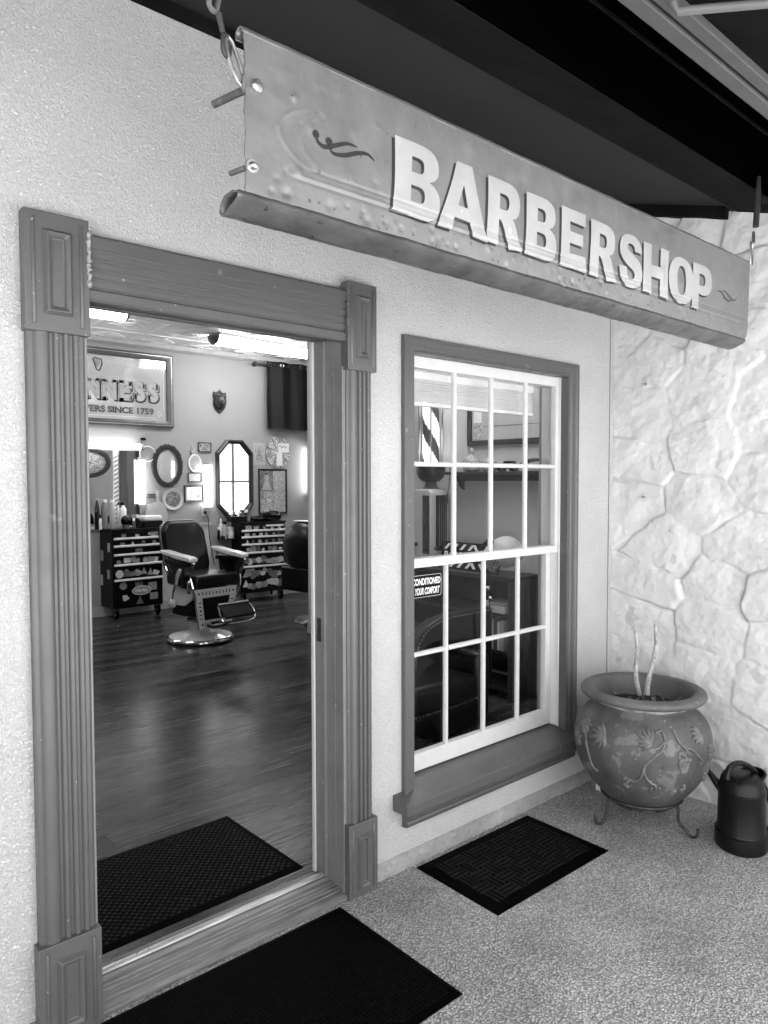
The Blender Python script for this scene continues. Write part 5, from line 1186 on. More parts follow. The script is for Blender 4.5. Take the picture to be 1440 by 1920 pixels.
def place(px, L, rz, d_in, ztop):
    """x along a chest for a pixel column, at depth d_in behind its front"""
    n = Vector((-math.sin(rz), math.cos(rz), 0)); p0 = Vector((L[0], L[1], 0))+n*d_in; d = at(px, 980, 1, 6.0)-CAM; dd = Vector((math.cos(rz), math.sin(rz), 0))
    det = d.x*(-dd.y)+dd.x*d.y; rx, ry = p0.x-CAM.x, p0.y-CAM.y; s_ = (rx*(-dd.y)+dd.x*ry)/det
    return CAM.x+d.x*s_, CAM.y+d.y*s_
def pz(px, py, xy):     # height of a pixel row at a given ground spot
    d = at(px, py, 1, 6.0)-CAM; s_ = (xy[1]-CAM.y)/d.y; return CAM.z+d.z*s_
for (px, top_, dep, wpx, bm, cm_, lab, neck, nm, cat) in (
    (181, 960, .14, 7, 'black_matt', 'black_gloss', 'short black jar at the left end of the left tool chest', .8, 'jar', 'jar'),
    (188, 966, .10, 5, 'paper', 'black_matt', 'small white bottle beside the short black jar', .6, 'bottle', 'bottle'),
    (197, 937, .20, 10, 'mid_grey', 'white_plastic', 'grey spray can, the left one of two on the left tool chest', .55, 'spray_can', 'spray can'),
    (211, 938, .18, 11, 'enamel_grey', 'white_plastic', 'lighter grey spray can, the right one of two on the left tool chest', .55, 'spray_can', 'spray can'),
    (222, 942, .30, 6, 'white_plastic', 'black_gloss', 'tall white pump bottle with a black trigger behind the spray cans', .5, 'bottle', 'bottle'),
    (231, 942, .28, 12, 'white_plastic', 'black_gloss', 'wide white bottle with a black trigger behind the spray cans', .5, 'bottle', 'bottle'),
    (251, 972, .14, 6, 'paper_dark', 'white_plastic', 'small dark bottle in the middle of the left tool chest', .6, 'bottle', 'bottle'),
    (258, 966, .18, 7, 'black_matt', 'white_plastic', 'black bottle next to the white topped basin', .6, 'bottle', 'bottle')):
    xy = place(px, L1, rz, dep, ZT1); dist = (Vector((xy[0], xy[1], 1.2))-CAM).dot(fw); zt = pz(px, top_, xy)
    bottle(xy[0], xy[1], ZT1, wpx/2*dist/F, max(.06, zt-ZT1-.03), bm, cm_, lab, neck, name=nm, cat=cat)
xy = place(236, L1, rz, .10, 0)
t = thing('round_brush', 'round dark brush bowl in front of the bottles on the left tool chest', 'bowl', (xy[0], xy[1], ZT1)); m = MB(); m.ball((0, 0, .085), .055, .055, .062); m.build('bowl', 'black_gloss', t); MB().lathe([(.04, 0), (.042, .04), (.03, .05)], seg=18).build('stand', 'frame_silver', t)
xy = place(284, L1, rz, .16, 0); t = thing('towel_warmer', 'white lidded box with rounded top at the right end of the left tool chest', 'box', (xy[0], xy[1], ZT1), rz)
MB().box(-.13, .10, -.09, .09, .0, .07).build('base', 'black_matt', t, bevel=.008); MB().box(-.125, .095, -.085, .085, .07, .135).build('lid', 'white_plastic', t, bevel=.02, seg=3)
xy = place(262, L1, rz, .12, 0); m = MB(); m.tube(curve3([(xy[0]-.05, xy[1], ZT1+.012), (xy[0], xy[1]-.02, ZT1+.02), (xy[0]+.03, xy[1]+.01, ZT1+.06), (xy[0]+.0, xy[1]+.02, ZT1+.03)]), .009, 7); solo(m, 'coiled_cord', 'black_matt', 'coiled black clipper cord on the left tool chest', 'cord')
for (px, top_, dep, wpx, bm, cm_, lab, neck, zb) in (
    (414, 975, .18, 7, 'white_plastic', 'white_plastic', 'white pointed bottle on the side shelf of the right tool chest', .35, .855),
    (421, 980, .12, 8, 'paper_grey', 'black_gloss', 'grey bottle beside the white pointed bottle', .7, .855),
    (410, 990, .10, 5, 'black_gloss', 'white_plastic', 'thin black bottle on the edge of the side shelf', .6, .855),
    (432, 990, .14, 13, 'paper', 'white_plastic', 'squat white tub on the side shelf of the right tool chest', .8, .855),
    (462, 958, .22, 7, 'clear_glass', 'white_plastic', 'clear tall jar at the foot of the eight sided mirror', .8, 0)):
    xy = place(px, L2, rz2, dep, ZT2); dist = (Vector((xy[0], xy[1], 1.2))-CAM).dot(fw); zt = pz(px, top_, xy); zb = zb or ZT2
    bottle(xy[0], xy[1], zb, wpx/2*dist/F, max(.05, zt-zb-.02), bm, cm_, lab, neck)
xy = place(448, L2, rz2, .12, 0); t = thing('tool_tray', 'dark tray of brushes and combs on the right tool chest', 'tray', (xy[0]-.04, xy[1], ZT2), rz2)
m = MB(); m.box(-.10, .12, -.07, .07, 0, .07); m.build('tray', 'black_gloss', t, bevel=.006); m = MB()
for k in range(7):
    x = -.08+.025*k; m = MB(); m.tube([(x, .02*math.sin(k), .07), (x+.03*math.sin(k*2), .02, .10+.04*abs(math.sin(k*1.7)))], .007, 6); m.build('brush', r_c := ['black_gloss', 'paper', 'mid_grey'][k % 3], t)
xy = place(500, L2, rz2, .15, 0); t = thing('black_bag', 'crumpled black bag lying on top of the right tool chest', 'bag', (xy[0], xy[1], ZT2), rz2)
m = MB(); m.ball((.08, 0, .055), .13, .08, .065, fn=lambda d: 1+.12*math.sin(d.x*7+d.y*5)+.08*math.sin(d.z*9)); m.ball((-.10, 0, .03), .14, .08, .035, fn=lambda d: 1+.15*math.sin(d.x*9+1)+.1*math.sin(d.y*11)); m.v = [(v[0], v[1], max(v[2], .002)) for v in m.v]; m.build('bag_body', 'black_leather', t, smooth=50)
m = MB(); m.tube(curve3([(-.2, .0, .02), (-.15, -.03, .05), (-.05, -.05, .06), (.02, -.06, .09), (.12, -.05, .08)]), .008, 6); m.build('strap', 'black_matt', t)

# ---- vintage barber chair
def barber_chair(loc, rz, label):
    t = thing('barber_chair', label, 'barber chair', loc, rz, 'barber chairs')
    MB().lathe([(.26, 0), (.312, .004), (.322, .02), (.318, .038), (.296, .048)], seg=56, caps=False).build('base_ring', 'chrome', t, smooth=60)
    MB().lathe([(.300, .046), (.22, .062), (.13, .085), (.095, .11), (.085, .17), (.08, .22)], seg=48).build('base', 'white_enamel', t, smooth=50)
    m = MB(); m.lathe([(.12, .185), (.135, .195), (.135, .22), (.11, .23), (.10, .26)], seg=32); m.build('collar', 'chrome', t, smooth=50)
    m = MB(); m.box(-.19, .19, -.20, .20, .25, .53); m.build('under_frame', 'black_gloss', t, bevel=.02)
    # enamel front apron: pierced border round a black panel
    f = MB(); y0 = -.275; tw, bw_ = .235, .175; zt, zb_ = .535, .16
    def ax(u, z): k = (z-zb_)/(zt-zb_); return u*(bw_+(tw-bw_)*k)
    def ay(z): return y0+.05*(zt-z)
    O = [(-1, zb_), (1, zb_), (1, zt), (-1, zt)]; I = [(-.66, zb_+.075), (.66, zb_+.075), (.70, zt-.085), (-.70, zt-.085)]
    vs = [(ax(u, z), ay(z), z) for u, z in O]+[(ax(u, z), ay(z), z) for u, z in I]+[(ax(u, z), ay(z)+.03, z) for u, z in O]+[(ax(u, z), ay(z)+.03, z) for u, z in I]
    fs = [(i, (i+1) % 4, 4+(i+1) % 4, 4+i) for i in range(4)]+[(8+i, 12+i, 12+(i+1) % 4, 8+(i+1) % 4) for i in range(4)]+[(i, 8+i, 8+(i+1) % 4, (i+1) % 4) for i in range(4)]+[(4+i, 4+(i+1) % 4, 12+(i+1) % 4, 12+i) for i in range(4)]
    ap_ = f.add(vs, fs).build('apron', 'enamel_grey', t, smooth=15)
    m = MB(); m.add([(ax(u, z), ay(z)+.012, z) for u, z in I], [(0, 1, 2, 3)]); m.build('apron_panel', 'black_leather', t, smooth=0)
    m = MB()
    def slot(u, z, w_, h_): m.box(ax(u, z)-w_, ax(u, z)+w_, ay(z)-.0015, ay(z)+.004, z-h_, z+h_)
    def dot(u, z): m.lathe([(.010, -.0016), (.010, .003)], (ax(u, z), ay(z), z), 12, ax='y')
    for i in range(-5, 6):
        u = i*.155
        if i in (-5, 0, 5): dot(u*1.08, zt-.042)
        else: slot(u*1.06, zt-.042, .0045, .017); 
        if i in (-5, 5, 0): dot(u*1.05, zb_+.038)
        else: slot(u*1.05, zb_+.038, .0045, .016)
    for s_ in (-1, 1):
        for k in range(5):
            z = zb_+.095+k*.038
            if k == 2: dot(s_*.84, z)
            else: slot(s_*.84, z, .014, .0045)
    m.build('slots', 'black_matt', ap_, smooth=0)
    # side plates
    for s_ in (-1, 1):
        m = MB(); m.prism([(-.26, .52), (.20, .55), (.24, .50), (.20, .42), (.06, .36), (-.10, .37), (-.22, .44)], 0, s_*.215, s_*.235); m.build('side_plate', 'white_enamel', t, bevel=.006)
    # cushions
    m = MB(); m.box(-.245, .245, -.30, .21, .545, .665); o = m.build('seat', 'black_leather', t, bevel=.035, seg=4)
    m = MB(); z0, z1 = .60, 1.145; k = 16; pr = rrect(-.235, .235, z0, z1, .13, 8)
    vs = [(x, .17+(z-z0)*.28, z) for x, z in pr]+[(x*.93, .125+(z-z0)*.28, .5*(z0+z1)+(z-.5*(z0+z1))*.93) for x, z in pr]; n = len(pr)
    vs += [(x, .235+(z-z0)*.28, z) for x, z in pr]
    fs = [tuple(range(n, 2*n)), tuple(range(3*n-1, 2*n-1, -1))]+[(i, (i+1) % n, n+(i+1) % n, n+i) for i in range(n)]+[(2*n+i, 2*n+(i+1) % n, (i+1) % n, i) for i in range(n)]
    m.add(vs, fs).build('backrest', 'black_leather', t, smooth=50)
    m = MB(); m.tube([(x*1.015, .185+(z-z0)*.28, z) for x, z in pr], .009, 6, closed=True); m.build('backrest_trim', 'chrome', t)
    # arms
    for s_ in (-1, 1):
        a = MB(); X = s_*.285; pr = [(-.34, .80), (-.345, .835), (-.30, .848), (-.1, .862), (.10, .885), (.17, .885), (.175, .86), (.10, .84), (-.1, .815)]
        a.prism([(y, z) for y, z in pr], 0, X-.045, X+.045); ar = a.build('armrest', 'white_enamel', t, bevel=.012, seg=3)
        a = MB(); a.box(X-.03, X+.03, -.28, .12, .755, .805); a.build('arm_pad', 'black_leather', t, bevel=.01)
        a = MB(); a.tube(curve3([(X, -.32, .80), (X, -.315, .74), (X*.97, -.27, .66), (X*.95, -.28, .60), (X*.9, -.29, .52), (X*.8, -.27, .42)]), .012, 8); a.build('arm_post', 'chrome', t)
        a = MB(); a.tube(curve3([(X, .13, .85), (X, .10, .78), (X, .03, .70), (X*.95, -.02, .62), (X*.9, .0, .56)]), .010, 8); a.build('arm_post', 'chrome', t)
        a = MB(); a.prism([(-.20, .76), (.10, .76), (.06, .60), (-.16, .60)], 0, X-.006, X+.006); a.build('side_panel', 'black_leather', t, bevel=.01)
        a = MB(); a.ball((X, -.335, .785), .020); a.build('arm_knob', 'chrome', t)
    # lever on the sitter's right side
    a = MB(); a.tube(curve3([(-.33, -.05, .42), (-.36, -.12, .52), (-.37, -.18, .62)]), .010, 8); lv = a.build('lever', 'chrome', t)
    MB().tube(curve3([(-.37, -.18, .60), (-.375, -.21, .67), (-.37, -.25, .735)]), [.014]*4+[.019]*4+[.014], 10).build('grip', 'enamel_grey', lv)
    MB().ball((-.33, -.05, .40), .04, .03, .045).build('hub', 'enamel_grey', lv)
    a = MB(); a.tube([(-.26, -.22, .50), (-.26, -.22, .585)], .018, 10); a.ball((-.26, -.22, .60), .020); a.build('crank', 'chrome', t)
    # footrest
    fx, fy, fz = .0, -.60, .30
    a = MB(); a.prism([(fy-.06, fz+.02), (fy+.06, fz+.115), (fy+.075, fz+.10), (fy-.045, fz+.0)], 0, -.165, .165); fr = a.build('footrest', 'black_leather', t, bevel=.008)
    a = MB(); a.tube([(-.165, fy+.062, fz+.118), (.165, fy+.062, fz+.118)], .013, 8); a.build('edge', 'chrome', fr)
    a = MB(); a.tube(curve3([(-.17, fy+.05, fz+.10), (-.185, fy, fz+.04), (-.17, fy-.03, fz-.02), (-.1, fy-.04, fz-.045), (.1, fy-.04, fz-.045), (.17, fy-.03, fz-.02), (.185, fy, fz+.04), (.17, fy+.05, fz+.10)]), .009, 7); a.build('loop', 'chrome', fr)
    a = MB()
    for s_ in (-1, 1): a = MB(); a.tube(curve3([(s_*.07, fy, fz-.04), (s_*.08, fy+.10, fz-.08), (s_*.09, -.33, .18), (s_*.09, -.2, .20)]), .013, 8); a.build('footrest_arm', 'iron', t)
    a = MB(); a.tube([(-.11, -.33, .215), (.11, -.33, .215)], .016, 8); a.build('cross_bar', 'chrome', t)
    return t
cp = at(378, 1196, 2, fl+.02); barber_chair((cp.x+.0, cp.y+.02, fl), R(6), 'vintage white and black barber chair with footrest in the middle of the shop')

# ---- second, darker chair half hidden by the jamb
cq = at(604, 1163, 2, fl); t = thing('barber_chair', 'modern black barber chair partly hidden behind the right door jamb', 'barber chair', (cq.x, cq.y, fl), R(8), 'barber chairs')
MB().lathe([(.30, 0), (.315, .006), (.31, .022), (.27, .035), (.10, .06), (.05, .08), (.045, .36)], seg=48).build('base', 'chrome', t, smooth=50)
m = MB(); m.prism([(-.36, .36), (.30, .26), (.40, .52), (.40, .62), (-.36, .62)], 1, -.28, .28); m.build('body', 'black_gloss', t, bevel=.03, seg=3)
m = MB(); m.box(-.33, .35, -.285, .285, .622, .632); m.build('trim_line', 'chrome', t, bevel=.002)
m = MB(); m.box(-.30, .30, -.285, -.20, .633, .84); m.build('armrest', 'black_leather', t, bevel=.03, seg=3); m = MB(); m.box(-.30, .30, .20, .285, .633, .84); m.build('armrest', 'black_leather', t, bevel=.03, seg=3)
m = MB(); m.box(-.28, .34, -.198, .198, .633, .70); m.build('seat', 'black_leather', t, bevel=.025, seg=3)
m = MB(); m.ball((-.30, 0, .83), .12, .27, .235, fn=lambda d: 1+.12*abs(d.z)**2); m.build('backrest', 'black_leather', t, smooth=60); m = MB(); m.ball((-.235, 0, .84), .10, .22, .19); m.build('backrest_face', 'leather_grey', t, smooth=60)
m = MB(); m.box(-.28, -.20, -.12, .12, .99, 1.10); m.build('headrest', 'black_gloss', t, bevel=.03, seg=3); m = MB(); m.box(-.30, -.18, -.13, .13, 1.10, 1.112); m.build('headrest_cap', 'white_plastic', t, bevel=.005)
m = MB(); m.tube([(-.05, -.29, .40), (.06, -.33, .50)], .008, 8); lv = m.build('lever', 'iron', t); MB().ball((.07, -.335, .51), .020).build('knob', 'chrome', lv)

# ================================================================== the nook behind the window
XP = 4.3
def pw(px, py, x=XP): p = at(px, py, 0, x); return p.y, p.z
# bookcase: stands against the partition, open front facing -x, its end panel toward the window
ct_ = at(950, 1084, 0, 4.12); xb0, xb1 = 3.98, 4.295; yb0 = 1.05; yb1 = 2.75; zt = .905
t = thing('bookcase', 'low dark wooden bookcase standing against the wall behind the window', 'bookcase', ((xb0+xb1)/2, yb0, fl))
MB().box(xb0-.01, xb1, yb0-.01, yb1, zt-.03, zt).build('top', 'wood_dark', t, world=True, bevel=.004)
MB().box(xb0, xb1, yb0, yb0+.025, fl, zt-.031).build('side_panel', 'wood_mid', t, world=True); MB().box(xb0, xb1, yb1-.03, yb1-.005, fl, zt-.031).build('side_panel', 'wood_dark', t, world=True)
for z in (.10, .36, .62): MB().box(xb0+.005, xb1-.01, yb0+.026, yb1-.031, z, z+.02).build('shelf', 'wood_dark', t, world=True)
MB().box(xb1-.009, xb1-.001, yb0+.026, yb1-.031, fl, zt-.031).build('back_panel', 'black_matt', t, world=True)
# books on the floor level and shelf
def book(x, y, z, w_, h, d, lean, mm, label):
    t = thing('book', label, 'book', (x, y, z), 0, 'books in the dark bookcase'); m = MB(); m.box(0, d, -w_/2, w_/2, 0, h); m.xf(Matrix.Rotation(lean, 4, 'X')); m.build('cover', mm, t, bevel=.002)
    m = MB(); m.box(.003, d-.003, -w_/2+.003, w_/2-.003, h, h+.0015); m.xf(Matrix.Rotation(lean, 4, 'X')); m.build('pages', 'paper', t, smooth=0); return t
y = 1.12
for k, (w_, h, mm, lab) in enumerate(((.035, .21, 'paper_grey', 'pale book nearest the end panel of the dark bookcase'), (.022, .20, 'paper', 'thin white book second from the end panel of the bookcase'), (.03, .22, 'paper_dark', 'thick dark book third from the end panel of the bookcase'), (.018, .205, 'paper', 'narrow white book fourth from the end panel of the bookcase'), (.028, .19, 'mid_grey', 'grey book fifth from the end panel of the bookcase'))):
    book(3.99, y+w_/2, .381, w_, h, .17, 0, mm, lab); y += w_+.003
t_ = book(3.985, 1.36, .381, .03, .22, .18, R(24), 'paper', 'large pale book leaning to the left in the dark bookcase')
for (z, mm, lab) in ((.6405, 'paper', 'white box file lying flat on the upper shelf of the bookcase'), (.692, 'paper_grey', 'grey folder on top of the white box file')):
    m = MB(); m.box(4.0, 4.2, 1.12, 1.33, z, z+.05 if mm == 'paper' else z+.02); solo(m, 'box_file', mm, lab, 'file', bevel=.003)
# wing chair with nail heads
yc, xc = 1.12, 3.02
t = thing('leather_armchair', 'dark leather armchair with a nailhead border close behind the window', 'armchair', (3.05, 1.05, fl), R(0))
def plocal(px, py, y): p = at(px, py, 1, y); return p
Yc = .95
arc = [plocal(px, py, Yc) for px, py in ((777, 1235), (786, 1205), (800, 1180), (822, 1163), (850, 1152), (880, 1147), (905, 1141), (925, 1137))]
m = MB(); n = len(arc); vs = [(p.x, Yc, p.z) for p in arc]+[(p.x, Yc+.10, p.z+.004) for p in arc]; vs += [(p.x, Yc, .25) for p in arc]+[(p.x, Yc+.12, .25) for p in arc]
fs = []
for i in range(n-1): fs += [(i, i+1, n+i+1, n+i), (i, 2*n+i, 2*n+i+1, i+1), (n+i, n+i+1, 3*n+i+1, 3*n+i)]
fs += [(0, n, 3*n, 2*n), (n-1, 3*n-1, 4*n-1, 2*n-1)]
m.add(vs, fs).build('backrest', 'black_leather', t, world=True, bevel=.02, smooth=40)
def nails(P_, dz=-.014):
    Pn = [Vector(p) for p in curve3(P_, 8)]; acc = 0; last = Pn[0]
    for p in Pn[1:]:
        L_ = (p-last).length
        if L_ >= .013:
            k = MB(); k.ball(tuple(p), .0040, seg=8, rings=5); yield k; last = p
mn = MB()
for k in nails([(p.x, Yc-.003, p.z-.016) for p in arc]): mn.add(k.v, k.f)
o = mn.build('nailhead_trim', 'mid_grey', t, world=True, smooth=60)
Ys = .62
sq = [plocal(px, py, Ys) for px, py in ((791, 1362), (830, 1360), (868, 1350), (905, 1325))]
MB().box(2.45, 3.18, Ys+.02, Yc-.001, .30, .46).build('seat', 'black_leather', t, world=True, bevel=.04, seg=3)
MB().box(2.43, 3.20, Ys+.04, Yc+.10, .14, .298).build('seat_frame', 'black_leather', t, world=True, bevel=.02)
for (a, b) in ((2.33, 2.46), (3.17, 3.30)):
    MB().box(a, b, Ys+.02, Yc-.001, .16, .58).build('armrest', 'black_leather', t, world=True, bevel=.05, seg=4)
mn = MB()
for k in nails([(2.47, Ys+.012, .32), (2.6, Ys+.010, .315), (2.8, Ys+.008, .315), (3.0, Ys+.008, .318), (3.17, Ys+.012, .33)]): mn.add(k.v, k.f)
mn.build('nailhead_trim', 'mid_grey', t, world=True, smooth=60)
for (x, y) in ((2.42, Ys+.08), (3.2, Ys+.08), (2.42, Yc+.05), (3.2, Yc+.05)): MB().cyl((x, y, fl), (x, y, .15), .018, .026).build('leg', 'wood_dark', t, world=True)

# antique style barber pole lamp on the bookcase
XPo = 4.14
p0 = at(808, 880, 0, XPo); yp = p0.y; cx = XPo
t = thing('barber_pole', 'striped barber pole lamp over a dark dome, standing on the bookcase behind the window', 'barber pole', (cx, yp, zt))
zA = at(808, 868, 0, XPo).z; zB = at(808, 735, 0, XPo).z; rg = .082
# striped cylinder
seg = 48; rows = 60; vs = []; fsW = []; fsD = []
for j in range(rows+1):
    for i in range(seg): a_ = 2*math.pi*i/seg; vs.append((cx+rg*.8*math.cos(a_), yp+rg*.8*math.sin(a_), zA+(zB-zA)*j/rows))
for j in range(rows):
    for i in range(seg):
        ph = (i/seg*2+(j+.5)/rows*(zB-zA)/.36*1.15) % 1.0; (fsW if ph < .55 else fsD).append((j*seg+i, j*seg+(i+1) % seg, (j+1)*seg+(i+1) % seg, (j+1)*seg+i))
MB().add(vs, fsW).build('white_stripe', 'lamp_white', t, world=True, smooth=60); MB().add(vs, fsD).build('dark_stripe', 'paper_dark', t, world=True, smooth=60)
m = MB(); m.lathe([(rg, 0), (rg, zB-zA)], (cx, yp, zA), 40, caps=False); m.build('glass_cylinder', 'clear_glass', t, world=True)
for k in range(4):
    a_ = math.pi/4+k*math.pi/2; MB().cyl((cx+rg*1.12*math.cos(a_), yp+rg*1.12*math.sin(a_), zA), (cx+rg*1.12*math.cos(a_), yp+rg*1.12*math.sin(a_), zB), .007).build('rod', 'chrome', t, world=True)
m = MB(); m.lathe([(rg*1.2, 0), (rg*1.28, .012), (rg*1.2, .03)], (cx, yp, zA-.03), 40); m.lathe([(rg*1.2, 0), (rg*1.28, .012), (rg*1.2, .03), (rg*.9, .08), (.02, .13)], (cx, yp, zB), 40); m.build('cap_ring', 'iron', t, world=True)
m = MB(); m.lathe([(.03, -.125), (.07, -.115), (.10, -.085), (.115, -.045), (.118, 0)], (cx, yp, zA-.031), 40); m.build('dome', 'black_gloss', t, world=True, smooth=60)
m = MB(); m.lathe([(.07, 0), (.05, .02), (.045, .05)], (cx, yp, zA-.205), 24); m.build('neck', 'iron', t, world=True)
zb1 = zA-.206; m = MB(); m.prism([(yp-.10, zt+.001), (yp+.12, zt+.001), (yp+.12, zb1-.03), (yp+.09, zb1), (yp-.07, zb1), (yp-.10, zb1-.03)], 0, cx-.10, cx+.10); hb = m.build('case', 'enamel_grey', t, world=True, bevel=.012)
m = MB(); m.box(cx-.05, cx+.07, yp-.112, yp-.1005, zt+.12, zb1-.05); m.build('grille', 'black_gloss', hb, world=True, bevel=.05, seg=4)
for k in range(4): MB().tube([(cx-.022+.022*k, yp-.1165, zt+.16), (cx-.022+.022*k, yp-.1165, zb1-.10)], .0022, 5).build('grille_bar', 'chrome', hb, world=True)
MB().ball((cx-.108, yp+.06, zt+.17), .014, .018, .018).build('knob', 'iron', hb, world=True)
m = MB(); m.box(cx-.112, cx-.1005, yp-.085, yp-.015, zt+.10, zb1-.05); m.build('grille', 'black_gloss', hb, world=True, bevel=.03, seg=4)
m = MB()
for k in range(3): MB().tube([(cx-.1155, yp-.068+.018*k, zt+.14), (cx-.1155, yp-.068+.018*k, zb1-.09)], .0018, 5).build('grille_bar', 'chrome', hb, world=True)
# cord with a switch
c0, c1_, c2_ = at(844, 880, 0, 4.2), at(838, 935, 0, 4.2), at(822, 1000, 0, 4.16)
t = thing('switch_cord', 'black cord with an inline switch hanging from the barber pole lamp', 'cord', (4.16, c2_.y, c2_.z)); MB().tube(curve3([tuple(c0+Vector((0, .04, .02))), tuple(c0), tuple(c1_), tuple(c2_)]), .0035, 6).build('cord', 'black_matt', t, world=True)
MB().tube([tuple(c1_+Vector((0, 0, .03))), tuple(c1_+Vector((0, .006, -.035)))], [.013, .015], 8).build('switch', 'iron', t, world=True)
# small glass bottle
q = at(820, 1042, 0, 4.10); t = thing('glass_bottle', 'small clear glass bottle with a dark stopper on the bookcase by the barber pole', 'bottle', (4.05, q.y-.03, zt)); MB().lathe([(.035, 0), (.038, .01), (.036, .07), (.012, .10), (.012, .13)], seg=20).build('body', 'clear_glass', t); MB().ball((0, 0, .145), .014).build('stopper', 'iron', t)
# shelf on the partition with bottles, picture above
ya, zs_ = pw(1022, 884); yb_, zs2 = pw(855, 880); zsh = 1.645
t = thing('wall_shelf', 'dark wooden wall shelf with a scrolled bracket behind the window', 'shelf', (XP-.08, (ya+yb_)/2, zsh-.02))
MB().box(XP-.16, XP-.001, .62, yb_, zsh-.022, zsh).build('board', 'wood_dark', t, world=True, bevel=.003); MB().box(XP-.02, XP-.001, .64, yb_-.02, zsh-.07, zsh-.0225).build('rail', 'wood_dark', t, world=True)
for yk in (pw(870, 900)[0], .8): MB().prism([(XP-.002, zsh-.023), (XP-.12, zsh-.023), (XP-.10, zsh-.05), (XP-.06, zsh-.06), (XP-.045, zsh-.11), (XP-.002, zsh-.14)], 1, yk-.012, yk+.012).build('bracket', 'wood_dark', t, world=True, bevel=.003)
def crownish(y, label, s_=1.0, x=XP-.08):
    t = thing('liquor_bottle', label, 'bottle', (x, y, zsh), 0, 'bottles on the wall shelf')
    m = MB(); m.lathe([(.045*s_, 0), (.062*s_, .015*s_), (.068*s_, .05*s_), (.06*s_, .085*s_), (.035*s_, .11*s_), (.017*s_, .12*s_), (.015*s_, .145*s_)], seg=14, sy=1); m.build('body', 'cut_glass', t, smooth=20)
    MB().lathe([(.02*s_, 0), (.022*s_, .018*s_), (.012*s_, .026*s_)], (0, 0, .146*s_), 14).build('stopper', 'frame_bright', t)
    MB().prism([(-.03*s_, .03*s_), (.03*s_, .03*s_), (.03*s_, .075*s_), (0, .09*s_), (-.03*s_, .075*s_)], 0, -.069*s_, -.066*s_).build('bottle_label', 'paper_grey', t); return t
crownish(pw(897, 870)[0], 'cut glass bottle with a crest label on the wall shelf', 1.05); crownish(pw(931, 870)[0], 'smaller cut glass bottle right of the crest bottle on the shelf', .9)
y0_ = pw(965, 870)[0]; t = thing('toy_car', 'small dark model truck on the wall shelf', 'model truck', (XP-.08, y0_, zsh)); MB().prism([(-.09, .02), (.09, .02), (.09, .045), (.03, .05), (.015, .075), (-.05, .075), (-.06, .05), (-.09, .045)], 0, -.03, .03).build('body', 'black_gloss', t, bevel=.004)
for s_ in (-.055, .055): MB().lathe([(.018, -.034), (.018, .034)], (0, s_, .018), 16, ax='x').build('axle_wheels', 'rubber', t)
y0_ = pw(1000, 870)[0]; m = MB(); m.tube(curve3([(XP-.06, y0_+.12, zsh+.012), (XP-.06, y0_+.06, zsh+.05), (XP-.06, y0_-.02, zsh+.075), (XP-.06, y0_-.10, zsh+.08)]), [.012, .012, .012, .014, .014, .016, .016, .016, .014, .014, .012, .012, .01], 8); m.lathe([(.03, 0), (.02, .01)], (XP-.06, y0_+.12, zsh), 14); solo(m, 'curved_horn', 'wood_mid', 'dark curved horn on a foot at the right end of the wall shelf', 'horn')
ya, za = pw(880, 832); yb_, zb_ = pw(1100, 800); t = thing('framed_picture', 'large pale framed picture above the wall shelf behind the window', 'picture', (XP, 1.3, 1.80))
y1_, y0_ = ya, .55; z0_, z1_ = 1.845, 2.45; fwd = .04
for (a, b, c_, d) in ((y0_, y1_, z0_, z0_+fwd), (y0_, y1_, z1_-fwd, z1_), (y0_, y0_+fwd, z0_+fwd, z1_-fwd), (y1_-fwd, y1_, z0_+fwd, z1_-fwd)): MB().box(XP-.03, XP-.001, a, b, c_, d).build('frame', 'wood_dark', t, world=True, bevel=.004)
MB().box(XP-.012, XP-.004, y0_+fwd, y1_-fwd, z0_+fwd, z1_-fwd).build('picture', 'paper_grey', t, world=True)
m = MB(); ys = y1_-fwd-.015; m.box(XP-.0145, XP-.0125, ys-.085, ys, z0_+fwd+.01, z0_+fwd+.13); m.build('ticket', 'print_b', t, world=True); m = MB(); m.box(XP-.0155, XP-.0147, ys-.083, ys-.002, z0_+fwd+.135, z0_+fwd+.35); m.build('ticket', 'paper', t, world=True)
m = MB(); m.box(XP-.0135, XP-.0125, y0_+fwd+.02, ys-.10, z0_+fwd+.10, z0_+fwd+.104); m.build('line', 'paper_dark', t, world=True)
# tin sign leaning on the bookcase
A_ = at(838, 1012, 0, 4.15); B_ = at(918, 1030, 0, 4.02); D_ = at(838, 1072, 0, 4.10)
t = thing('tin_sign', 'small dark tin sign with slanted stripes and lettering leaning on the bookcase', 'sign', (4.08, (A_.y+B_.y)/2, zt))
yL, yR = A_.y, B_.y-.05; zl0, zl1 = zt+.002, zt+.205
def tp(u, v, off=0):   # u along the sign 0..1, v up 0..1 ; leaning back
    return (4.06+(v*.05)-off, yL+(yR-yL)*u, zl0+(zl1-zl0)*v+.0*u)
m = MB(); m.add([tp(0, 0), tp(1, 0), tp(1, 1), tp(0, 1)]+[tp(u, v, -.004) for u, v in ((0, 0), (1, 0), (1, 1), (0, 1))], [(0, 1, 2, 3), (7, 6, 5, 4), (0, 4, 5, 1), (1, 5, 6, 2), (2, 6, 7, 3), (3, 7, 4, 0)]); m.build('plate', 'black_gloss', t, world=True)
m = MB()
for (v0, v1) in ((.07, .28), (.72, .93)):
    for k in range(7):
        u0 = .04+k*.135; s_ = .07 if (k % 2 == 0) else -.0
        d_ = .06 if k < 4 else -.06
        m.add([tp(u0, v0, .002), tp(u0+.05, v0, .002), tp(min(1, u0+.05+d_), v1, .002), tp(max(0, u0+d_), v1, .002)], [(0, 1, 2, 3)])
m.build('stripe', 'paper', t, world=True, smooth=0)
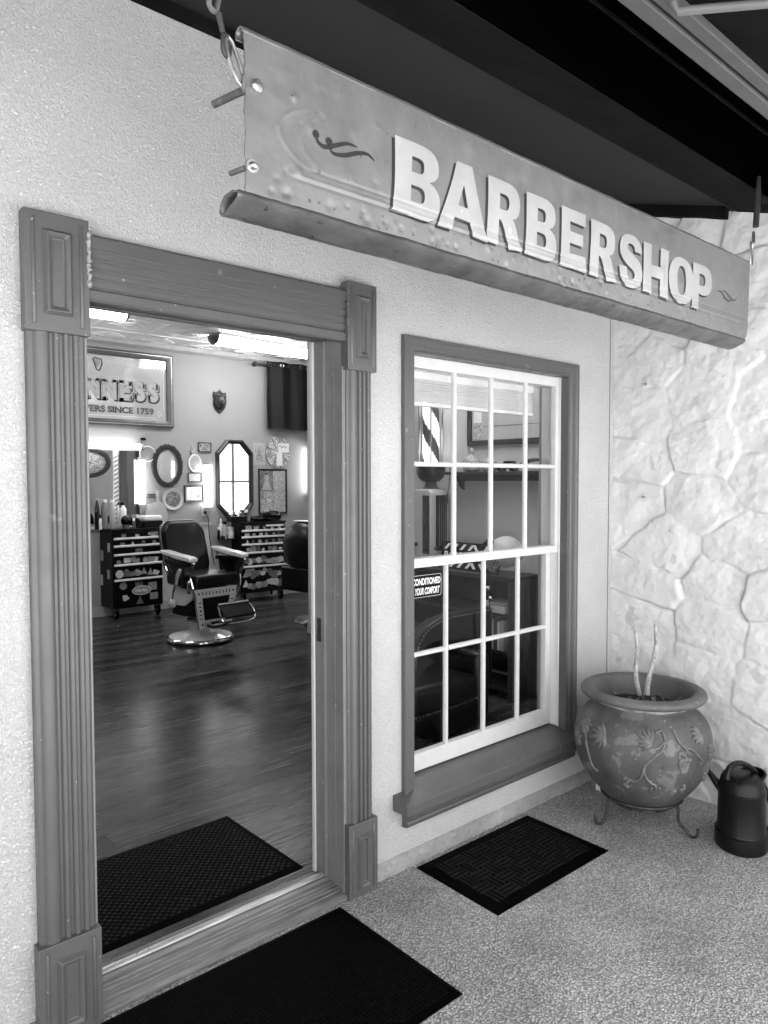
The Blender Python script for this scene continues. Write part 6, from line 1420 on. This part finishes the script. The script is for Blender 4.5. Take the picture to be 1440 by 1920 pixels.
m = text_mesh('BARBER SHOP', .06, .94, .36, .64, thick=0, bold=.03); m.v = [tp(v[0], v[2], .003) for v in m.v]; m.build('lettering', 'paper', t, world=True, smooth=0)
# skull with sunglasses and other knick-knacks
q = at(945, 1022, 0, 4.08); t = thing('pale_skull', 'pale rounded skull with dark goggles on the bookcase', 'helmet', (4.08, q.y, zt))
m = MB(); m.ball((0, -.02, .16), .115, .13, .12, fn=lambda d: 1-.12*max(0, -d.z)); m.ball((-.02, .10, .12), .085, .08, .085); m.v = [(v[0], v[1], max(v[2], .001)) for v in m.v]; m.build('shell', 'skull', t, smooth=60)
m = MB(); m.tube([(-.09, .03, .24), (-.115, .08, .22), (-.11, .12, .17)], .018, 8); m.ball((-.10, .05, .24), .028, .034, .024); m.build('glasses', 'black_gloss', t)
q = at(925, 1058, 0, 3.98); t = thing('medallion', 'round dark embossed disc hanging in front of the bookcase', 'medallion', (3.97, q.y, q.z-.06)); m = MB(); m.lathe([(.055, -.006), (.058, 0), (.055, .006)], (0, 0, .06), 24, ax='x'); m.build('disc', 'print_c', t); MB().tube([(0, 0, .118), (.01, 0, .14)], .003, 6).build('cord', 'iron', t)
q = at(925, 1130, 0, 3.95); t = thing('hanging_bells', 'string of small brass bells hanging on the front of the bookcase', 'bells', (3.955, q.y+.03, .62)); MB().tube([(0, 0, 0), (.0, .01, .12), (.004, 0, .24)], .004, 6).build('strap', 'black_leather', t)
for k, z in enumerate((.20, .13, .06, .0)): MB().ball((-.012, .012*(-1)**k, z), .018).build('bell', 'chrome', t)
q = at(1010, 985, 0, XP); 
bx_ = (.62, .98); t = thing('framed_print', 'small framed print on the wall right of the bookcase', 'picture', (XP, .80, 1.02)); MB().box(XP-.02, XP-.001, .60, .96, .96, 1.24).build('frame', 'wood_mid', t, world=True, bevel=.003); MB().box(XP-.022, XP-.0205, .64, .92, 1.0, 1.20).build('picture', 'print_d', t, world=True)
m = MB(); m.tube(curve3([(XP-.01, .96, .95), (XP-.012, .90, .82), (XP-.012, .93, .70), (XP-.012, .88, .55), (XP-.012, .92, .45)]), .003, 5); solo(m, 'thin_cable', 'white_plastic', 'thin pale cable trailing down the wall right of the bookcase', 'cable')

# grit and small debris gathered along the foot of the wall
m = MB()
for k in range(420):
    near = k < 260
    x = rng.uniform(1.70, 3.4) if near else rng.uniform(1.7, 3.4); y = -.022-abs(rng.normal(0, .03 if near else .45)); r_ = rng.uniform(.0012, .0042)*(1.5 if (k % 23 == 0) else 1)
    if y < -1.4 or (2.0 < x < 2.76 and -.5 < y < -.03) : continue
    a_ = rng.uniform(0, 6.28); m.v += [(x+r_*math.cos(a_+q*1.2566)*rng.uniform(.7, 1.2), y+r_*math.sin(a_+q*1.2566)*rng.uniform(.7, 1.2), .0005) for q in range(5)]+[(x, y, r_*.9)]
    n = len(m.v)-6; m.f += [(n+q, n+(q+1) % 5, n+5) for q in range(5)]
tag(m.build('grit', 'footing', None, smooth=0), 'loose grit and small stones scattered along the foot of the stucco wall', 'grit', kind='stuff')
